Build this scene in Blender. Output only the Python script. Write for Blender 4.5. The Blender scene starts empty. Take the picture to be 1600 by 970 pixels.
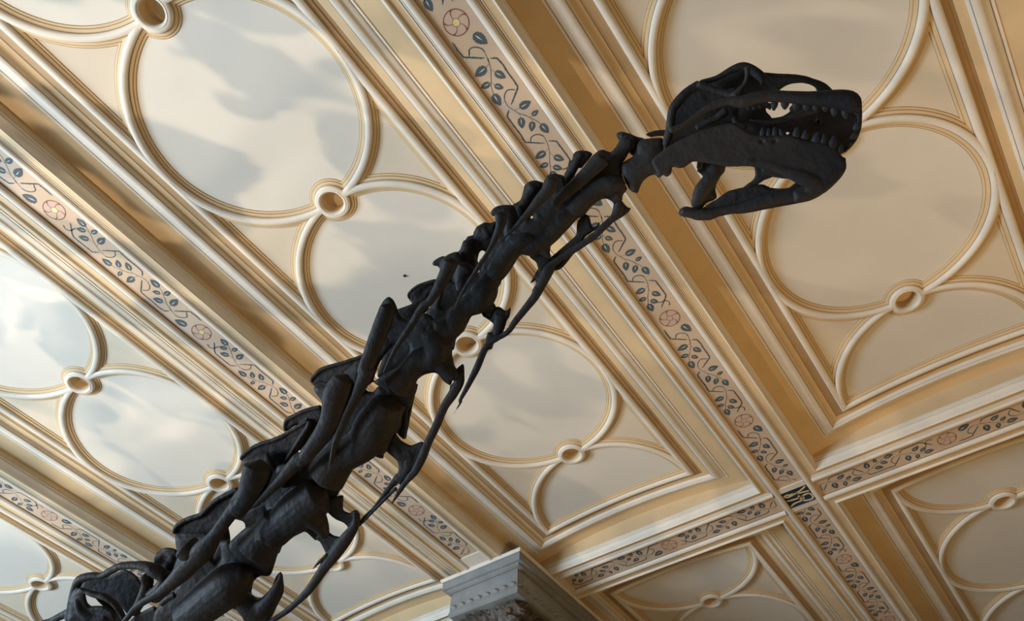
import bpy, bmesh, math, random
from mathutils import Vector, Matrix
SCN = bpy.context.scene
COL = SCN.collection
# ---------------- camera ----------------
FPX = 1095.7385
RM = [[0.58285735, -0.8121904, 0.0249813], [0.66771071, 0.46120029, -0.58434296], [0.46307636, 0.35726887, 0.81112221]]
EYE = Vector((0.0, 0.0, 1.6))
cam_d = bpy.data.cameras.new('camera'); cam = bpy.data.objects.new('camera', cam_d); COL.objects.link(cam)
cam_d.sensor_width = 36.0; cam_d.lens = FPX / 1600 * 36.0; cam_d.clip_end = 200; cam_d.clip_start = 0.05
CX, CY, CZ = Vector(RM[0]), -Vector(RM[1]), -Vector(RM[2])
m = Matrix((CX, CY, CZ)).transposed().to_4x4(); m.translation = EYE
cam.matrix_world = m
SCN.camera = cam
SCN.view_settings.view_transform = 'Standard'; SCN.view_settings.look = 'None'
SCN.view_settings.gamma = 1.0; SCN.view_settings.use_curve_mapping = False
SCN.view_settings.exposure = -0.54
# ---------------- world and lights ----------------
wd = bpy.data.worlds.new('hall_air'); SCN.world = wd; wd.use_nodes = True
bg = wd.node_tree.nodes['Background']; bg.inputs[0].default_value = (0.86, 0.80, 0.72, 1); bg.inputs[1].default_value = 0.21

def area(name, loc, target, sx, sy, power, col):
    l = bpy.data.lights.new(name, 'AREA'); l.shape = 'RECTANGLE'; l.size = sx; l.size_y = sy; l.energy = power; l.color = col
    o = bpy.data.objects.new(name, l); COL.objects.link(o); o.location = loc
    o.rotation_euler = (Vector(target) - Vector(loc)).to_track_quat('-Z', 'Y').to_euler(); return o

def spot(name, loc, target, power, col, angle, blend, radius, gobo=None):
    l = bpy.data.lights.new(name, 'SPOT'); l.energy = power; l.color = col; l.spot_size = math.radians(angle); l.spot_blend = blend; l.shadow_soft_size = radius
    o = bpy.data.objects.new(name, l); COL.objects.link(o); o.location = loc
    o.rotation_euler = (Vector(target) - Vector(loc)).to_track_quat('-Z', 'Y').to_euler()
    if gobo:      # noise in the lamp breaks its beam into soft patches, imitating cast shadows
        l.use_nodes = True; nt = l.node_tree; em = nt.nodes['Emission']
        tc = nt.nodes.new('ShaderNodeTexCoord'); mp = nt.nodes.new('ShaderNodeMapping'); mp.inputs['Scale'].default_value = gobo[0]; mp.inputs['Rotation'].default_value = (0, 0, gobo[3])
        nz = nt.nodes.new('ShaderNodeTexNoise'); nz.inputs['Scale'].default_value = 1.0; nz.inputs['Detail'].default_value = 2.5; nz.inputs['Roughness'].default_value = 0.45; nz.inputs['Distortion'].default_value = 0.5
        cr = nt.nodes.new('ShaderNodeValToRGB'); cr.color_ramp.elements[0].position = gobo[1]; cr.color_ramp.elements[1].position = gobo[2]
        nt.links.new(tc.outputs['Normal'], mp.inputs[0]); nt.links.new(mp.outputs[0], nz.inputs['Vector']); nt.links.new(nz.outputs['Fac'], cr.inputs[0]); nt.links.new(cr.outputs[0], em.inputs['Strength'])
    return o
# daylight from tall windows low on the +Y side, warm lamps below, spots with noise-broken beams for patchy bounced sun
area('window_daylight', (-7.0, 13.5, 0.6), (-1.5, 9.0, 7.6), 9, 4, 5700, (0.62, 0.80, 1.0))
area('warm_hall_lamp', (5.2, -2.0, 0.5), (5.6, -2.6, 7.6), 2, 2, 290, (1.0, 0.63, 0.24))
spot('added_patchy_spot', (-3.0, 6.5, 1.0), (0.6, 4.2, 7.6), 1500, (1.0, 0.80, 0.58), 75, 0.5, 0.03, ((13, 6, 7), 0.49, 0.53, 0.6))  # added spot, no real glass case; its patches come from the noise
spot('sun_off_floor', (1.0, 11.0, 0.8), (1.0, 7.5, 7.6), 1300, (1.0, 0.86, 0.70), 80, 0.6, 0.10, ((8, 5, 5), 0.44, 0.58, 0.2))

# ---------------- ceiling measures (units of beam height over the eye) ----------------
S = 6.0
X0, Y0, W = 1.3187, 0.2224, 0.7153
T3, XC3 = 0.1715, 0.150
RC = W / 2 - T3
PIT = 0.3685
NR = 5
LX = 2 * XC3 + NR * PIT
R0 = 0.0240

def wpos(x, y, z):          # ceiling coordinates -> world metres
    return Vector((x * S, y * S, EYE.z + z * S))

def vault(y):               # y measured inside a bay 0..W
    t = (y - W / 2) / (W / 2 - 0.0625)
    return 1.030 + 0.028 * (1 - t * t)

# ---------------- materials ----------------
def mat(name, col, rough=0.6, var=0.12, scale=2.0, col2=None, bump=0.0, spec=0.3, metal=0.0, f2=None):
    mt = bpy.data.materials.new(name); mt.use_nodes = True; nt = mt.node_tree; b = nt.nodes['Principled BSDF']
    b.inputs['Roughness'].default_value = rough; b.inputs['Specular IOR Level'].default_value = spec; b.inputs['Metallic'].default_value = metal
    tc = nt.nodes.new('ShaderNodeTexCoord'); nz = nt.nodes.new('ShaderNodeTexNoise'); nz.inputs['Scale'].default_value = scale; nz.inputs['Detail'].default_value = 6; nz.inputs['Roughness'].default_value = 0.6
    nt.links.new(tc.outputs['Object'], nz.inputs['Vector'])
    cr = nt.nodes.new('ShaderNodeValToRGB'); cr.color_ramp.elements[0].position = 0.32; cr.color_ramp.elements[1].position = 0.68
    c2 = col2 or tuple(c * (1 - var) for c in col)
    cr.color_ramp.elements[0].color = (*c2, 1); cr.color_ramp.elements[1].color = (*col, 1)
    nt.links.new(nz.outputs['Fac'], cr.inputs['Fac']); nt.links.new(cr.outputs['Color'], b.inputs['Base Color'])
    if bump:
        n2 = nt.nodes.new('ShaderNodeTexNoise'); n2.inputs['Scale'].default_value = f2 or scale * 12; n2.inputs['Detail'].default_value = 8
        nt.links.new(tc.outputs['Object'], n2.inputs['Vector'])
        bp = nt.nodes.new('ShaderNodeBump'); bp.inputs['Strength'].default_value = bump; bp.inputs['Distance'].default_value = 0.01
        nt.links.new(n2.outputs['Fac'], bp.inputs['Height']); nt.links.new(bp.outputs['Normal'], b.inputs['Normal'])
    return mt

M_FIELD = mat('panel_paint', (0.66, 0.60, 0.50), 0.65, 0.06, 1.2, bump=0.04)
M_SPAN = mat('spandrel_paint', (0.64, 0.54, 0.40), 0.65, 0.08, 1.4, bump=0.04)
M_CREAM = mat('cream_moulding', (0.72, 0.64, 0.52), 0.5, 0.12, 3.0)
M_TAN = mat('tan_margin', (0.66, 0.48, 0.27), 0.6, 0.14, 1.6, bump=0.03)
M_OCHRE = mat('ochre_hollow', (0.42, 0.26, 0.12), 0.6, 0.2, 2.5)
M_LINE = mat('brown_groove', (0.27, 0.18, 0.10), 0.7, 0.2, 4.0)
M_FRIEZE = mat('frieze_ground', (0.54, 0.43, 0.33), 0.65, 0.1, 1.3, col2=(0.55, 0.38, 0.23))
M_VINE = mat('blue_grey_leaf_paint', (0.085, 0.108, 0.115), 0.6, 0.25, 6.0)
M_GLINT = mat('pale_leaf_highlight', (0.60, 0.58, 0.50), 0.6, 0.1, 6.0)
M_ROSE = mat('dark_red_outline_paint', (0.22, 0.075, 0.045), 0.6, 0.2, 6.0)
M_PETAL = mat('petal_paint', (0.56, 0.40, 0.29), 0.6, 0.1, 6.0)
M_GOLD = mat('gold_leaf', (0.80, 0.60, 0.28), 0.35, 0.15, 8.0, spec=0.6)
M_BLUE = mat('dark_blue_ground', (0.020, 0.045, 0.085), 0.4, 0.4, 5.0)
M_STONE = mat('grey_cornice_stone', (0.27, 0.265, 0.245), 0.75, 0.25, 3.0, bump=0.3)
M_STONE2 = mat('brown_carved_stone', (0.20, 0.165, 0.13), 0.8, 0.6, 3.0, bump=0.5)
M_BONE = mat('black_bone_cast', (0.036, 0.030, 0.026), 0.58, 0.35, 2.2, col2=(0.010, 0.011, 0.013), bump=0.6, spec=0.22, f2=30)
M_TOOTH = mat('black_tooth_cast', (0.024, 0.025, 0.028), 0.6, 0.2, 10.0, spec=0.2)

# ---------------- helpers ----------------
def link_mesh(name, verts, faces, mats, fmats=None, parent=None, loc=(0, 0, 0), smooth=30):
    me = bpy.data.meshes.new(name); me.from_pydata([tuple(v) for v in verts], [], faces)
    for q in mats: me.materials.append(q)
    if fmats: me.polygons.foreach_set('material_index', fmats)
    me.update()
    bm = bmesh.new(); bm.from_mesh(me); bmesh.ops.recalc_face_normals(bm, faces=bm.faces); bm.to_mesh(me); bm.free()
    if smooth:
        me.polygons.foreach_set('use_smooth', [True] * len(me.polygons)); me.set_sharp_from_angle(angle=math.radians(smooth))
    o = bpy.data.objects.new(name, me); COL.objects.link(o); o.location = loc
    if parent: o.parent = parent
    return o

def tag(o, label=None, cat=None, group=None, kind=None):
    if label: o['label'] = label
    if cat: o['category'] = cat
    if group: o['group'] = group
    if kind: o['kind'] = kind
    return o

class G:
    def __init__(s): s.v = []; s.f = []; s.m = []
    def loops(s, loops, mats, closed=True):
        n = len(loops[0]); base = len(s.v)
        for L in loops: s.v += L
        for i in range(len(loops) - 1):
            for k in range(n if closed else n - 1):
                k2 = (k + 1) % n
                a, b, c, d = base + i * n + k, base + i * n + k2, base + (i + 1) * n + k2, base + (i + 1) * n + k
                s.f.append((a, b, c, d)); s.m.append(mats[i])
        return base
    def fan(s, base, n, c, mt):
        s.v.append(c); ci = len(s.v) - 1
        for k in range(n): s.f.append((base + k, base + (k + 1) % n, ci)); s.m.append(mt)

# ---------------- one ceiling bay, local origin at its beam corner node (x 0..LX, y 0..W), z relative to soffit ----------------
MATS = [M_CREAM, M_TAN, M_OCHRE, M_LINE, M_FIELD, M_SPAN]
CR, TA, OC, LI, FI, SP = range(6)
# soffit edge and side of the beam: (t, z)
SOF = [(0.0420, 0.0, CR), (0.0432, 0.0, CR), (0.0436, 0.0010, LI), (0.0446, 0.0010, CR), (0.0449, 0.0002, CR), (0.0462, 0.0002, CR), (0.0466, 0.0010, TA), (0.0574, 0.0010, CR),
       (0.0579, -0.0010, CR), (0.0590, -0.0028, CR), (0.0606, -0.0032, CR), (0.0620, -0.0018, CR), (0.0626, 0.0006, CR), (0.0634, 0.0040, CR), (0.0652, 0.0080, CR), (0.0676, 0.0110, CR),
       (0.0676, 0.0128, CR), (0.0662, 0.0136, CR), (0.0662, 0.0150, CR), (0.0678, 0.0158, CR), (0.0682, 0.0186, CR), (0.0670, 0.0192, CR), (0.0670, 0.0204, CR), (0.0690, 0.0212, TA)]
# vault margin and frame: (t, relief below vault, material of following strip)
MAR = [(0.0690, 0.0, TA), (0.1060, 0.0, TA), (0.1066, 0.0014, CR), (0.1098, 0.0014, CR), (0.1104, 0.0004, LI), (0.1112, 0.0004, CR), (0.1120, 0.0022, CR), (0.1150, 0.0040, CR), (0.1200, 0.0050, CR), (0.1216, 0.0058, CR),
       (0.1230, 0.0088, CR), (0.1260, 0.0102, CR), (0.1300, 0.0104, CR), (0.1330, 0.0090, CR), (0.1336, 0.0074, LI), (0.1346, 0.0074, CR), (0.1354, 0.0060, CR), (0.1366, 0.0024, CR), (0.1372, 0.0010, TA),
       (0.1490, 0.0010, TA), (0.1496, 0.0002, LI), (0.1504, 0.0002, OC), (0.1560, 0.0016, OC), (0.1566, 0.0030, OC), (0.1600, 0.0036, OC), (0.1630, 0.0046, OC), (0.1646, 0.0050, CR), (0.1655, 0.0082, CR), (0.1672, 0.0096, CR), (0.1692, 0.0104, CR), (0.1715, 0.0106, CR)]
# steps from rib crest into a panel: (d, relief, mat of following strip)
RIB = [(0.0, 0.0106, CR), (0.0022, 0.0104, CR), (0.0042, 0.0096, CR), (0.0056, 0.0082, CR), (0.0061, 0.0048, LI), (0.0070, 0.0042, TA), (0.0092, 0.0036, TA), (0.0112, 0.0030, TA), (0.0116, 0.0018, LI), (0.0124, 0.0016, TA),
       (0.0150, 0.0010, TA), (0.0155, 0.0, LI), (0.0162, -0.0002, -1), (0.0172, -0.0002, -1)]

def xd(t):
    return t if t <= 0.069 else 0.069 + (t - 0.069) * (XC3 - 0.069) / (T3 - 0.069)

def loc_pt(x, y, z): return (x * S, y * S, (z - 1) * S)

def build_bay():
    g = G()
    NX, NY = 6, 28
    def rect(t, z=None, rel=None):
        dx = xd(t); L = []
        xs = [dx + (LX - 2 * dx) * i / NX for i in range(NX)]; ys = [t + (W - 2 * t) * i / NY for i in range(NY)]
        P = [(x, t) for x in xs] + [(LX - dx, y) for y in ys] + [(LX - x, W - t) for x in xs] + [(dx, W - y) for y in ys]
        return [loc_pt(x, y, (1 + z) if rel is None else vault(y) - rel) for x, y in P]
    loops = [rect(t, z=z) for t, z, _ in SOF] + [rect(t, rel=r) for t, r, _ in MAR]
    g.loops(loops, [m_ for _, _, m_ in SOF] + [m_ for _, _, m_ in MAR[:-1]])
    yc = W / 2
    def region(fn, cen, mfield, nscale=7):
        Ls = []
        for d, r, mm in RIB:
            Ls.append([loc_pt(x, y, vault(y) - r) for x, y in fn(d)])
        mats = [mfield if mm < 0 else mm for _, _, mm in RIB[:-1]]
        last = fn(RIB[-1][0])
        for i in range(1, nscale):
            k = 1 - i / nscale
            Ls.append([loc_pt(cen[0] + (x - cen[0]) * k, cen[1] + (y - cen[1]) * k, vault(cen[1] + (y - cen[1]) * k) + 0.0002) for x, y in last]); mats.append(mfield)
        n = len(last); b = g.loops(Ls, mats)
        g.fan(b + (len(Ls) - 1) * n, n, loc_pt(cen[0], cen[1], vault(cen[1]) + 0.0002), mfield)
    def notch(Rr, rr):     # half angle at circle centre where the ring disc cuts the circle; and angle at ring centre
        D = PIT / 2
        ca = (Rr * Rr + D * D - rr * rr) / (2 * Rr * D); ca = max(-1, min(1, ca)); a = math.acos(ca)
        px, py = Rr * ca, Rr * math.sin(a)
        return a, math.atan2(py, D - px)   # angle at ring centre from -x direction
    cxs = [XC3 + PIT * i for i in range(NR + 1)]
    NA, NN = 56, 14
    for i, cx in enumerate(cxs):
        def fn(d, cx=cx, i=i):
            Rr, rr = RC - d, R0 + d; a, b = notch(Rr, rr); P = []
            if 0 < i < NR:
                for s_ in (0, 1):      # s_=0 upper arc from right notch to left notch, then left notch, etc
                    for k in range(NA): th = a + (math.pi - 2 * a) * k / NA; q = (Rr * math.cos(th), Rr * math.sin(th)); P.append(q if s_ == 0 else (-q[0], -q[1]))
                    for k in range(NN): ph = b - 2 * b * k / NN; q = (-(PIT / 2) + rr * math.cos(ph), rr * math.sin(ph)); P.append(q if s_ == 0 else (-q[0], -q[1]))
                return [(cx + x, yc + y) for x, y in P]
            sg = 1 if i == 0 else -1   # half disc opening towards +x (i==0) or -x
            yE = math.sqrt(Rr * Rr - d * d); th0 = math.atan2(yE, d)
            NE, NH = 24, 28
            for k in range(NE): P.append((d, -yE + 2 * yE * k / NE))
            for k in range(NH): th = th0 + (a - th0) * k / NH; P.append((Rr * math.cos(th), Rr * math.sin(th)))
            for k in range(NN): ph = b - 2 * b * k / NN; P.append((PIT / 2 - rr * math.cos(ph), rr * math.sin(ph)))
            for k in range(NH): th = -a + (-th0 + a) * k / NH; P.append((Rr * math.cos(th), Rr * math.sin(th)))
            return [(cx + sg * x, yc + y) for x, y in P]
        cen = (cx, yc) if 0 < i < NR else (cx + (0.07 if i == 0 else -0.07), yc)
        region(fn, cen, FI)
    for i in range(NR):
        rx = XC3 + PIT * (i + 0.5)
        for sy in (1, -1):
            def fs(d, rx=rx, sy=sy):
                Rr = RC + d; h = RC - d; D = PIT / 2
                xf = math.sqrt(max(Rr * Rr - h * h, 0)); ys = math.sqrt(Rr * Rr - D * D)
                N1, N2 = 20, 22; P = []
                # left circle centre at -D ; right at +D, frame line y=h
                xl, xr = -D + xf, D - xf
                for k in range(N1): P.append((xl + (xr - xl) * k / N1, h))
                a0 = math.atan2(h, xr - D); a1 = math.atan2(ys, -D)
                for k in range(N2): th = a0 + (a1 - a0) * k / N2; P.append((D + Rr * math.cos(th), Rr * math.sin(th)))
                b0 = math.atan2(ys, D); b1 = math.atan2(h, xl + D)
                for k in range(N2): th = b0 + (b1 - b0) * k / N2; P.append((-D + Rr * math.cos(th), Rr * math.sin(th)))
                return [(rx + x, yc + sy * y) for x, y in P]
            region(fs, (rx, yc + sy * (RC * 0.73)), SP, 4)
    return g

def build_ring():           # boss ring, local origin on the vault surface
    prof = [(0.0262, 0.0052), (0.0256, 0.0084), (0.0243, 0.0104), (0.0228, 0.0112), (0.0212, 0.0108), (0.0204, 0.0096), (0.0198, 0.0096), (0.0190, 0.0082), (0.0184, 0.0060), (0.0182, -0.014)]
    mats = [0, 0, 0, 0, 0, 0, 0, 0, 1]
    g = G(); N = 48; L = []
    for r, z in prof: L.append([(r * S * math.cos(2 * math.pi * k / N), r * S * math.sin(2 * math.pi * k / N), -z * S) for k in range(N)])
    b = g.loops(L, mats); g.fan(b + (len(prof) - 1) * N, N, (0, 0, 0.014 * S), 1)
    return g

bay = build_bay(); ringg = build_ring()
NBX, BAYS = 2, range(-2, 4)
bay0 = None; ring0 = None
for ix in range(NBX):
    for iy in BAYS:
        ox, oy = X0 - LX + ix * LX, Y0 + iy * W
        if bay0 is None:
            o = link_mesh('ceiling', bay.v, bay.f, MATS, bay.m, smooth=35); bay0 = o
        else: o = bay0.copy(); COL.objects.link(o)
        o.location = wpos(ox, oy, 1); tag(o, kind='structure')
        for k in range(NR):
            if ring0 is None:
                r = link_mesh('boss_ring', ringg.v, ringg.f, [M_CREAM, M_TAN], ringg.m, smooth=40); ring0 = r
            else: r = ring0.copy(); COL.objects.link(r)
            r.parent = o; r.location = ((XC3 + PIT * (k + 0.5)) * S, W / 2 * S, (vault(W / 2) - 1) * S)

# ---------------- beams: ridges, painted friezes ----------------
RDG = [(0.0276, 0.0030, LI), (0.0284, 0.0012, CR), (0.0288, -0.0006, CR), (0.0302, -0.0026, CR), (0.0330, -0.0042, CR), (0.0360, -0.0046, CR), (0.0386, -0.0038, CR), (0.0402, -0.0020, CR), (0.0406, -0.0006, LI), (0.0414, -0.0006, CR), (0.0420, 0.0, -1)]
VT = [[(0.0174, 0.0209), (0.0253, 0.0209), (0.0326, 0.021), (0.0421, 0.0205), (0.0476, 0.0135), (0.0536, 0.0057), (0.0601, -0.003)], [(0.0651, -0.0098), (0.0706, -0.0175), (0.0709, -0.0173), (0.0823, -0.0189), (0.0959, -0.018), (0.1094, -0.0184), (0.1192, -0.0181), (0.1232, -0.0141), (0.1286, -0.0057), (0.1355, 0.0049)], [(0.1403, 0.0124), (0.1435, 0.0173), (0.1479, 0.0205), (0.1572, 0.0206), (0.1697, 0.0203), (0.1807, 0.0202), (0.1946, 0.0213), (0.1997, 0.0149), (0.2124, -0.0015)], [(0.2127, -0.0086), (0.22, -0.0178), (0.235, -0.0183), (0.2557, -0.0184), (0.2606, -0.0154), (0.2684, -0.0064), (0.2753, 0.0006)]]
VM = [[(0.0467, 0.0139), (0.0391, 0.0074), (0.039, 0.0023), (0.0422, -0.0031), (0.0481, -0.0076), (0.0542, -0.008)], [(0.1216, -0.0119), (0.1177, -0.0079), (0.1155, -0.0015), (0.1189, 0.0049), (0.1234, 0.0082)], [(0.1993, 0.0146), (0.1935, 0.01), (0.1934, 0.0026), (0.1975, -0.0037), (0.203, -0.0065)], [(0.2641, -0.0001), (0.2659, -0.0114), (0.2725, -0.0159), (0.2798, -0.0128)]]
VN = [[(0.0542, -0.008), (0.0616, -0.0063), (0.0688, -0.0043), (0.063, -0.0069), (0.0697, -0.0041), (0.0774, -0.0012), (0.084, 0.0035), (0.0922, 0.0092), (0.0983, 0.0132), (0.1035, 0.0154), (0.1083, 0.0166)], [(0.0774, -0.0012), (0.0838, -0.0032)], [(0.0697, -0.0041), (0.0716, 0.0024)], [(0.0922, 0.0092), (0.0985, 0.0082)], [(0.0926, 0.0101), (0.0928, 0.0114)], [(0.1234, 0.0082), (0.1301, 0.0102), (0.1373, 0.0097), (0.1455, 0.0064), (0.1528, 0.0035), (0.1602, -0.0028), (0.1589, -0.0018), (0.1684, -0.0068), (0.177, -0.0113), (0.184, -0.0136)], [(0.1234, 0.0082), (0.1276, 0.0121)], [(0.1451, 0.0061), (0.1467, -0.0019)], [(0.1666, -0.0052), (0.1666, -0.0103)], [(0.1533, 0.0034), (0.1593, 0.0043)], [(0.1687, -0.0072), (0.174, -0.0062)], [(0.203, -0.0065), (0.2125, -0.0053), (0.223, -0.0022), (0.2313, 0.0021), (0.2411, 0.0087), (0.2496, 0.0131), (0.2582, 0.0175), (0.2556, 0.0157)], [(0.2224, -0.0013), (0.2245, 0.0048)], [(0.2284, 0.0002), (0.2372, -0.0012)], [(0.2414, 0.0082), (0.2428, 0.0125)], [(0.2475, 0.0119), (0.2509, 0.0092)]]
VL = [((0.025, -0.0096), (0.0474, -0.0186)), ((0.0838, -0.0032), (0.1001, -0.0115)), ((0.0716, 0.0024), (0.0729, 0.0238)), ((0.0988, 0.0085), (0.1101, -0.0003)), ((0.0928, 0.0114), (0.0908, 0.0271)), ((0.1078, 0.0174), (0.1285, 0.0182)), ((0.1467, -0.0019), (0.1478, -0.0216)), ((0.1666, -0.0103), (0.1649, -0.0228)), ((0.159, 0.0048), (0.1749, 0.0128)), ((0.174, -0.0062), (0.1864, 0.0044)), ((0.184, -0.0136), (0.2031, -0.0155)), ((0.2245, 0.0048), (0.2245, 0.0241)), ((0.2377, -0.0009), (0.2521, -0.0112)), ((0.2428, 0.0125), (0.2401, 0.0267)), ((0.2509, 0.0092), (0.263, -0.0008)), ((0.2556, 0.0157), (0.2747, 0.0171))]
VR = [[(-0.0186, -0.0208), (-0.0127, -0.0114), (-0.0085, -0.0018), (-0.0058, 0.0082), (-0.0032, 0.0182), (-0.0024, 0.0275), (-0.0054, 0.0343), (-0.0096, 0.0347), (-0.0113, 0.0291), (-0.0084, 0.0213), (-0.0071, 0.0112)], [(0.0019, -0.0217), (0.0002, -0.0123), (-0.002, -0.0026), (-0.0054, 0.0075)], [(0.0122, -0.0198), (0.0103, -0.0135), (0.0103, -0.0065), (0.0129, 0.0035), (0.0132, 0.0125), (0.0125, 0.023), (0.0105, 0.0365)], [(0.0122, -0.0198), (0.021, -0.0224), (0.0293, -0.0209), (0.0335, -0.0166), (0.0332, -0.0078), (0.0299, 0.0006), (0.0244, 0.0029)], [(0.0167, -0.0021), (0.0236, 0.0016), (0.0266, 0.0091), (0.0268, 0.0182), (0.028, 0.0259), (0.0307, 0.0315), (0.0355, 0.0362)], [(0.0052, 0.0057), (0.0145, 0.0059), (0.0199, 0.0037), (0.0158, -0.0007), (0.0102, 0.0006)]]

def ribbon(g, pts, w, mt, z, taper=True):
    n = len(pts); L = []
    for i, (x, y) in enumerate(pts):
        a = pts[max(i - 1, 0)]; b = pts[min(i + 1, n - 1)]; dx, dy = b[0] - a[0], b[1] - a[1]; l = math.hypot(dx, dy) or 1
        ww = w * (0.55 if taper and i in (0, n - 1) else 1.0)
        L.append([(x - dy / l * ww, y + dx / l * ww, z), (x + dy / l * ww, y - dx / l * ww, z)])
    g.loops(L, [mt] * (n - 1), closed=False)

def smooth_pts(p, n=3):
    if len(p) < 3: return p
    out = []
    for i in range(len(p) - 1):
        p0 = p[max(i - 1, 0)]; p1 = p[i]; p2 = p[i + 1]; p3 = p[min(i + 2, len(p) - 1)]
        for k in range(n):
            t = k / n
            out.append(tuple(0.5 * (2 * p1[j] + (p2[j] - p0[j]) * t + (2 * p0[j] - 5 * p1[j] + 4 * p2[j] - p3[j]) * t * t + (3 * p1[j] - p0[j] - 3 * p2[j] + p3[j]) * t ** 3) for j in (0, 1)))
    return out + [p[-1]]

def leafshape(g, a, b, z, wf=0.33):
    dx, dy = b[0] - a[0], b[1] - a[1]; l = math.hypot(dx, dy); ux, uy = dx / l, dy / l
    prof = [0, .55, .85, .78, 1.0, .90, .98, .80, .82, .55, .5, .2, 0]
    N = len(prof) - 1; P = []
    for s_ in (1, -1):
        rng = range(N) if s_ == 1 else range(N, 0, -1)
        for i in rng:
            t = i / N; ww = prof[i] * wf * l * s_
            P.append((a[0] + ux * t * l - uy * ww, a[1] + uy * t * l + ux * ww, z))
    b0 = len(g.v); g.v += P; g.v.append((a[0] + ux * l * .5, a[1] + uy * l * .5, z)); c = len(g.v) - 1
    for k in range(len(P)): g.f.append((b0 + k, b0 + (k + 1) % len(P), c)); g.m.append(0)
    q = [(a[0] + ux * l * t - uy * o_ * l, a[1] + uy * l * t + ux * o_ * l, z - 0.0001) for t, o_ in ((.1, -.01), (.3, .045), (.66, .012), (.35, -.04))]
    b0 = len(g.v); g.v += q; g.f.append((b0, b0 + 1, b0 + 2, b0 + 3)); g.m.append(1)

PER = 0.3041
def pattern(g, off, sgn, lo, hi):      # pattern in strip coordinates (along, across); sgn -1 turns it half round
    z = -0.00012
    def tr(p): return (off + sgn * p[0], sgn * p[1])
    def ok(ps): return all(lo <= p[0] <= hi for p in ps)
    for src, w, sm in ((VT, 0.00125, 2), (VM, 0.0009, 3), (VN, 0.00048, 3)):
        for ln in src:
            q = smooth_pts([tr(p) for p in ln], sm)
            if sm != 3: q = [tr(p) for p in ln]
            q = [p for p in q if lo <= p[0] <= hi]
            if len(q) > 1: ribbon(g, q, w, 0, z)
            if w > 0.0005:
                for i in range(0, len(q) - 1):        # thorns
                    (x1, y1), (x2, y2) = q[i], q[i + 1]; l = math.hypot(x2 - x1, y2 - y1)
                    if l < 0.003: continue
                    ux, uy = (x2 - x1) / l, (y2 - y1) / l; s_ = 1 if i % 2 else -1; mx, my = (x1 + x2) / 2, (y1 + y2) / 2
                    b0 = len(g.v); g.v += [(mx - ux * .001, my - uy * .001, z), (mx + ux * .001, my + uy * .001, z), (mx + ux * .001 - uy * s_ * .0026, my + uy * .001 + ux * s_ * .0026, z)]
                    g.f.append((b0, b0 + 1, b0 + 2)); g.m.append(0)
    for a, b in VL:
        a, b = tr(a), tr(b)
        if ok((a, b)): leafshape(g, a, b, z)

def rose_geo():
    g = G(); R_ = 0.0182; z = -0.00014
    def circ(r0, r1, mt, zz, N=40):
        g.loops([[(r * math.cos(2 * math.pi * k / N), r * math.sin(2 * math.pi * k / N), zz) for k in range(N)] for r in (r0, r1)], [mt])
    N = 40; b0 = len(g.v); g.v += [(R_ * .97 * math.cos(2 * math.pi * k / N), R_ * .97 * math.sin(2 * math.pi * k / N), z + .00006) for k in range(N)]; g.fan(b0, N, (0, 0, z + .00006), 1)
    circ(R_ * .92, R_, 0, z)
    circ(R_ * .26, R_ * .31, 0, z)
    b0 = len(g.v); g.v += [(R_ * .27 * math.cos(2 * math.pi * k / N), R_ * .27 * math.sin(2 * math.pi * k / N), z - .00006) for k in range(N)]; g.fan(b0, N, (0, 0, z - .00006), 2)
    for i in range(5):
        a = 2 * math.pi * i / 5 + 0.5; P = []
        for k in range(7):
            t = k / 6; r = R_ * (.3 + .65 * t); th = a + 0.38 * t * t; P.append((r * math.cos(th), r * math.sin(th)))
        L = []
        for k, (x, y) in enumerate(P):
            p0, p1 = P[max(k - 1, 0)], P[min(k + 1, 6)]; dx, dy = p1[0] - p0[0], p1[1] - p0[1]; l = math.hypot(dx, dy); w = R_ * (.022 + .05 * (k / 6) ** 3)
            L.append([(x - dy / l * w, y + dx / l * w, z - .00003), (x + dy / l * w, y - dx / l * w, z - .00003)])
        g.loops(L, [0] * 6, closed=False)
    return g
rose0 = {}
def put_rose(parent, x, gold):
    if gold not in rose0:
        rg = rose_geo(); rose0[gold] = link_mesh('painted_rose', [(a * S, b * S, c * S) for a, b, c in rg.v], rg.f, [M_ROSE, M_PETAL, M_GOLD if gold else M_PETAL], rg.m, smooth=0); o = rose0[gold]
    else: o = rose0[gold].copy(); COL.objects.link(o)
    o.parent = parent; o.location = (x * S, 0, .003 * S)

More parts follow.
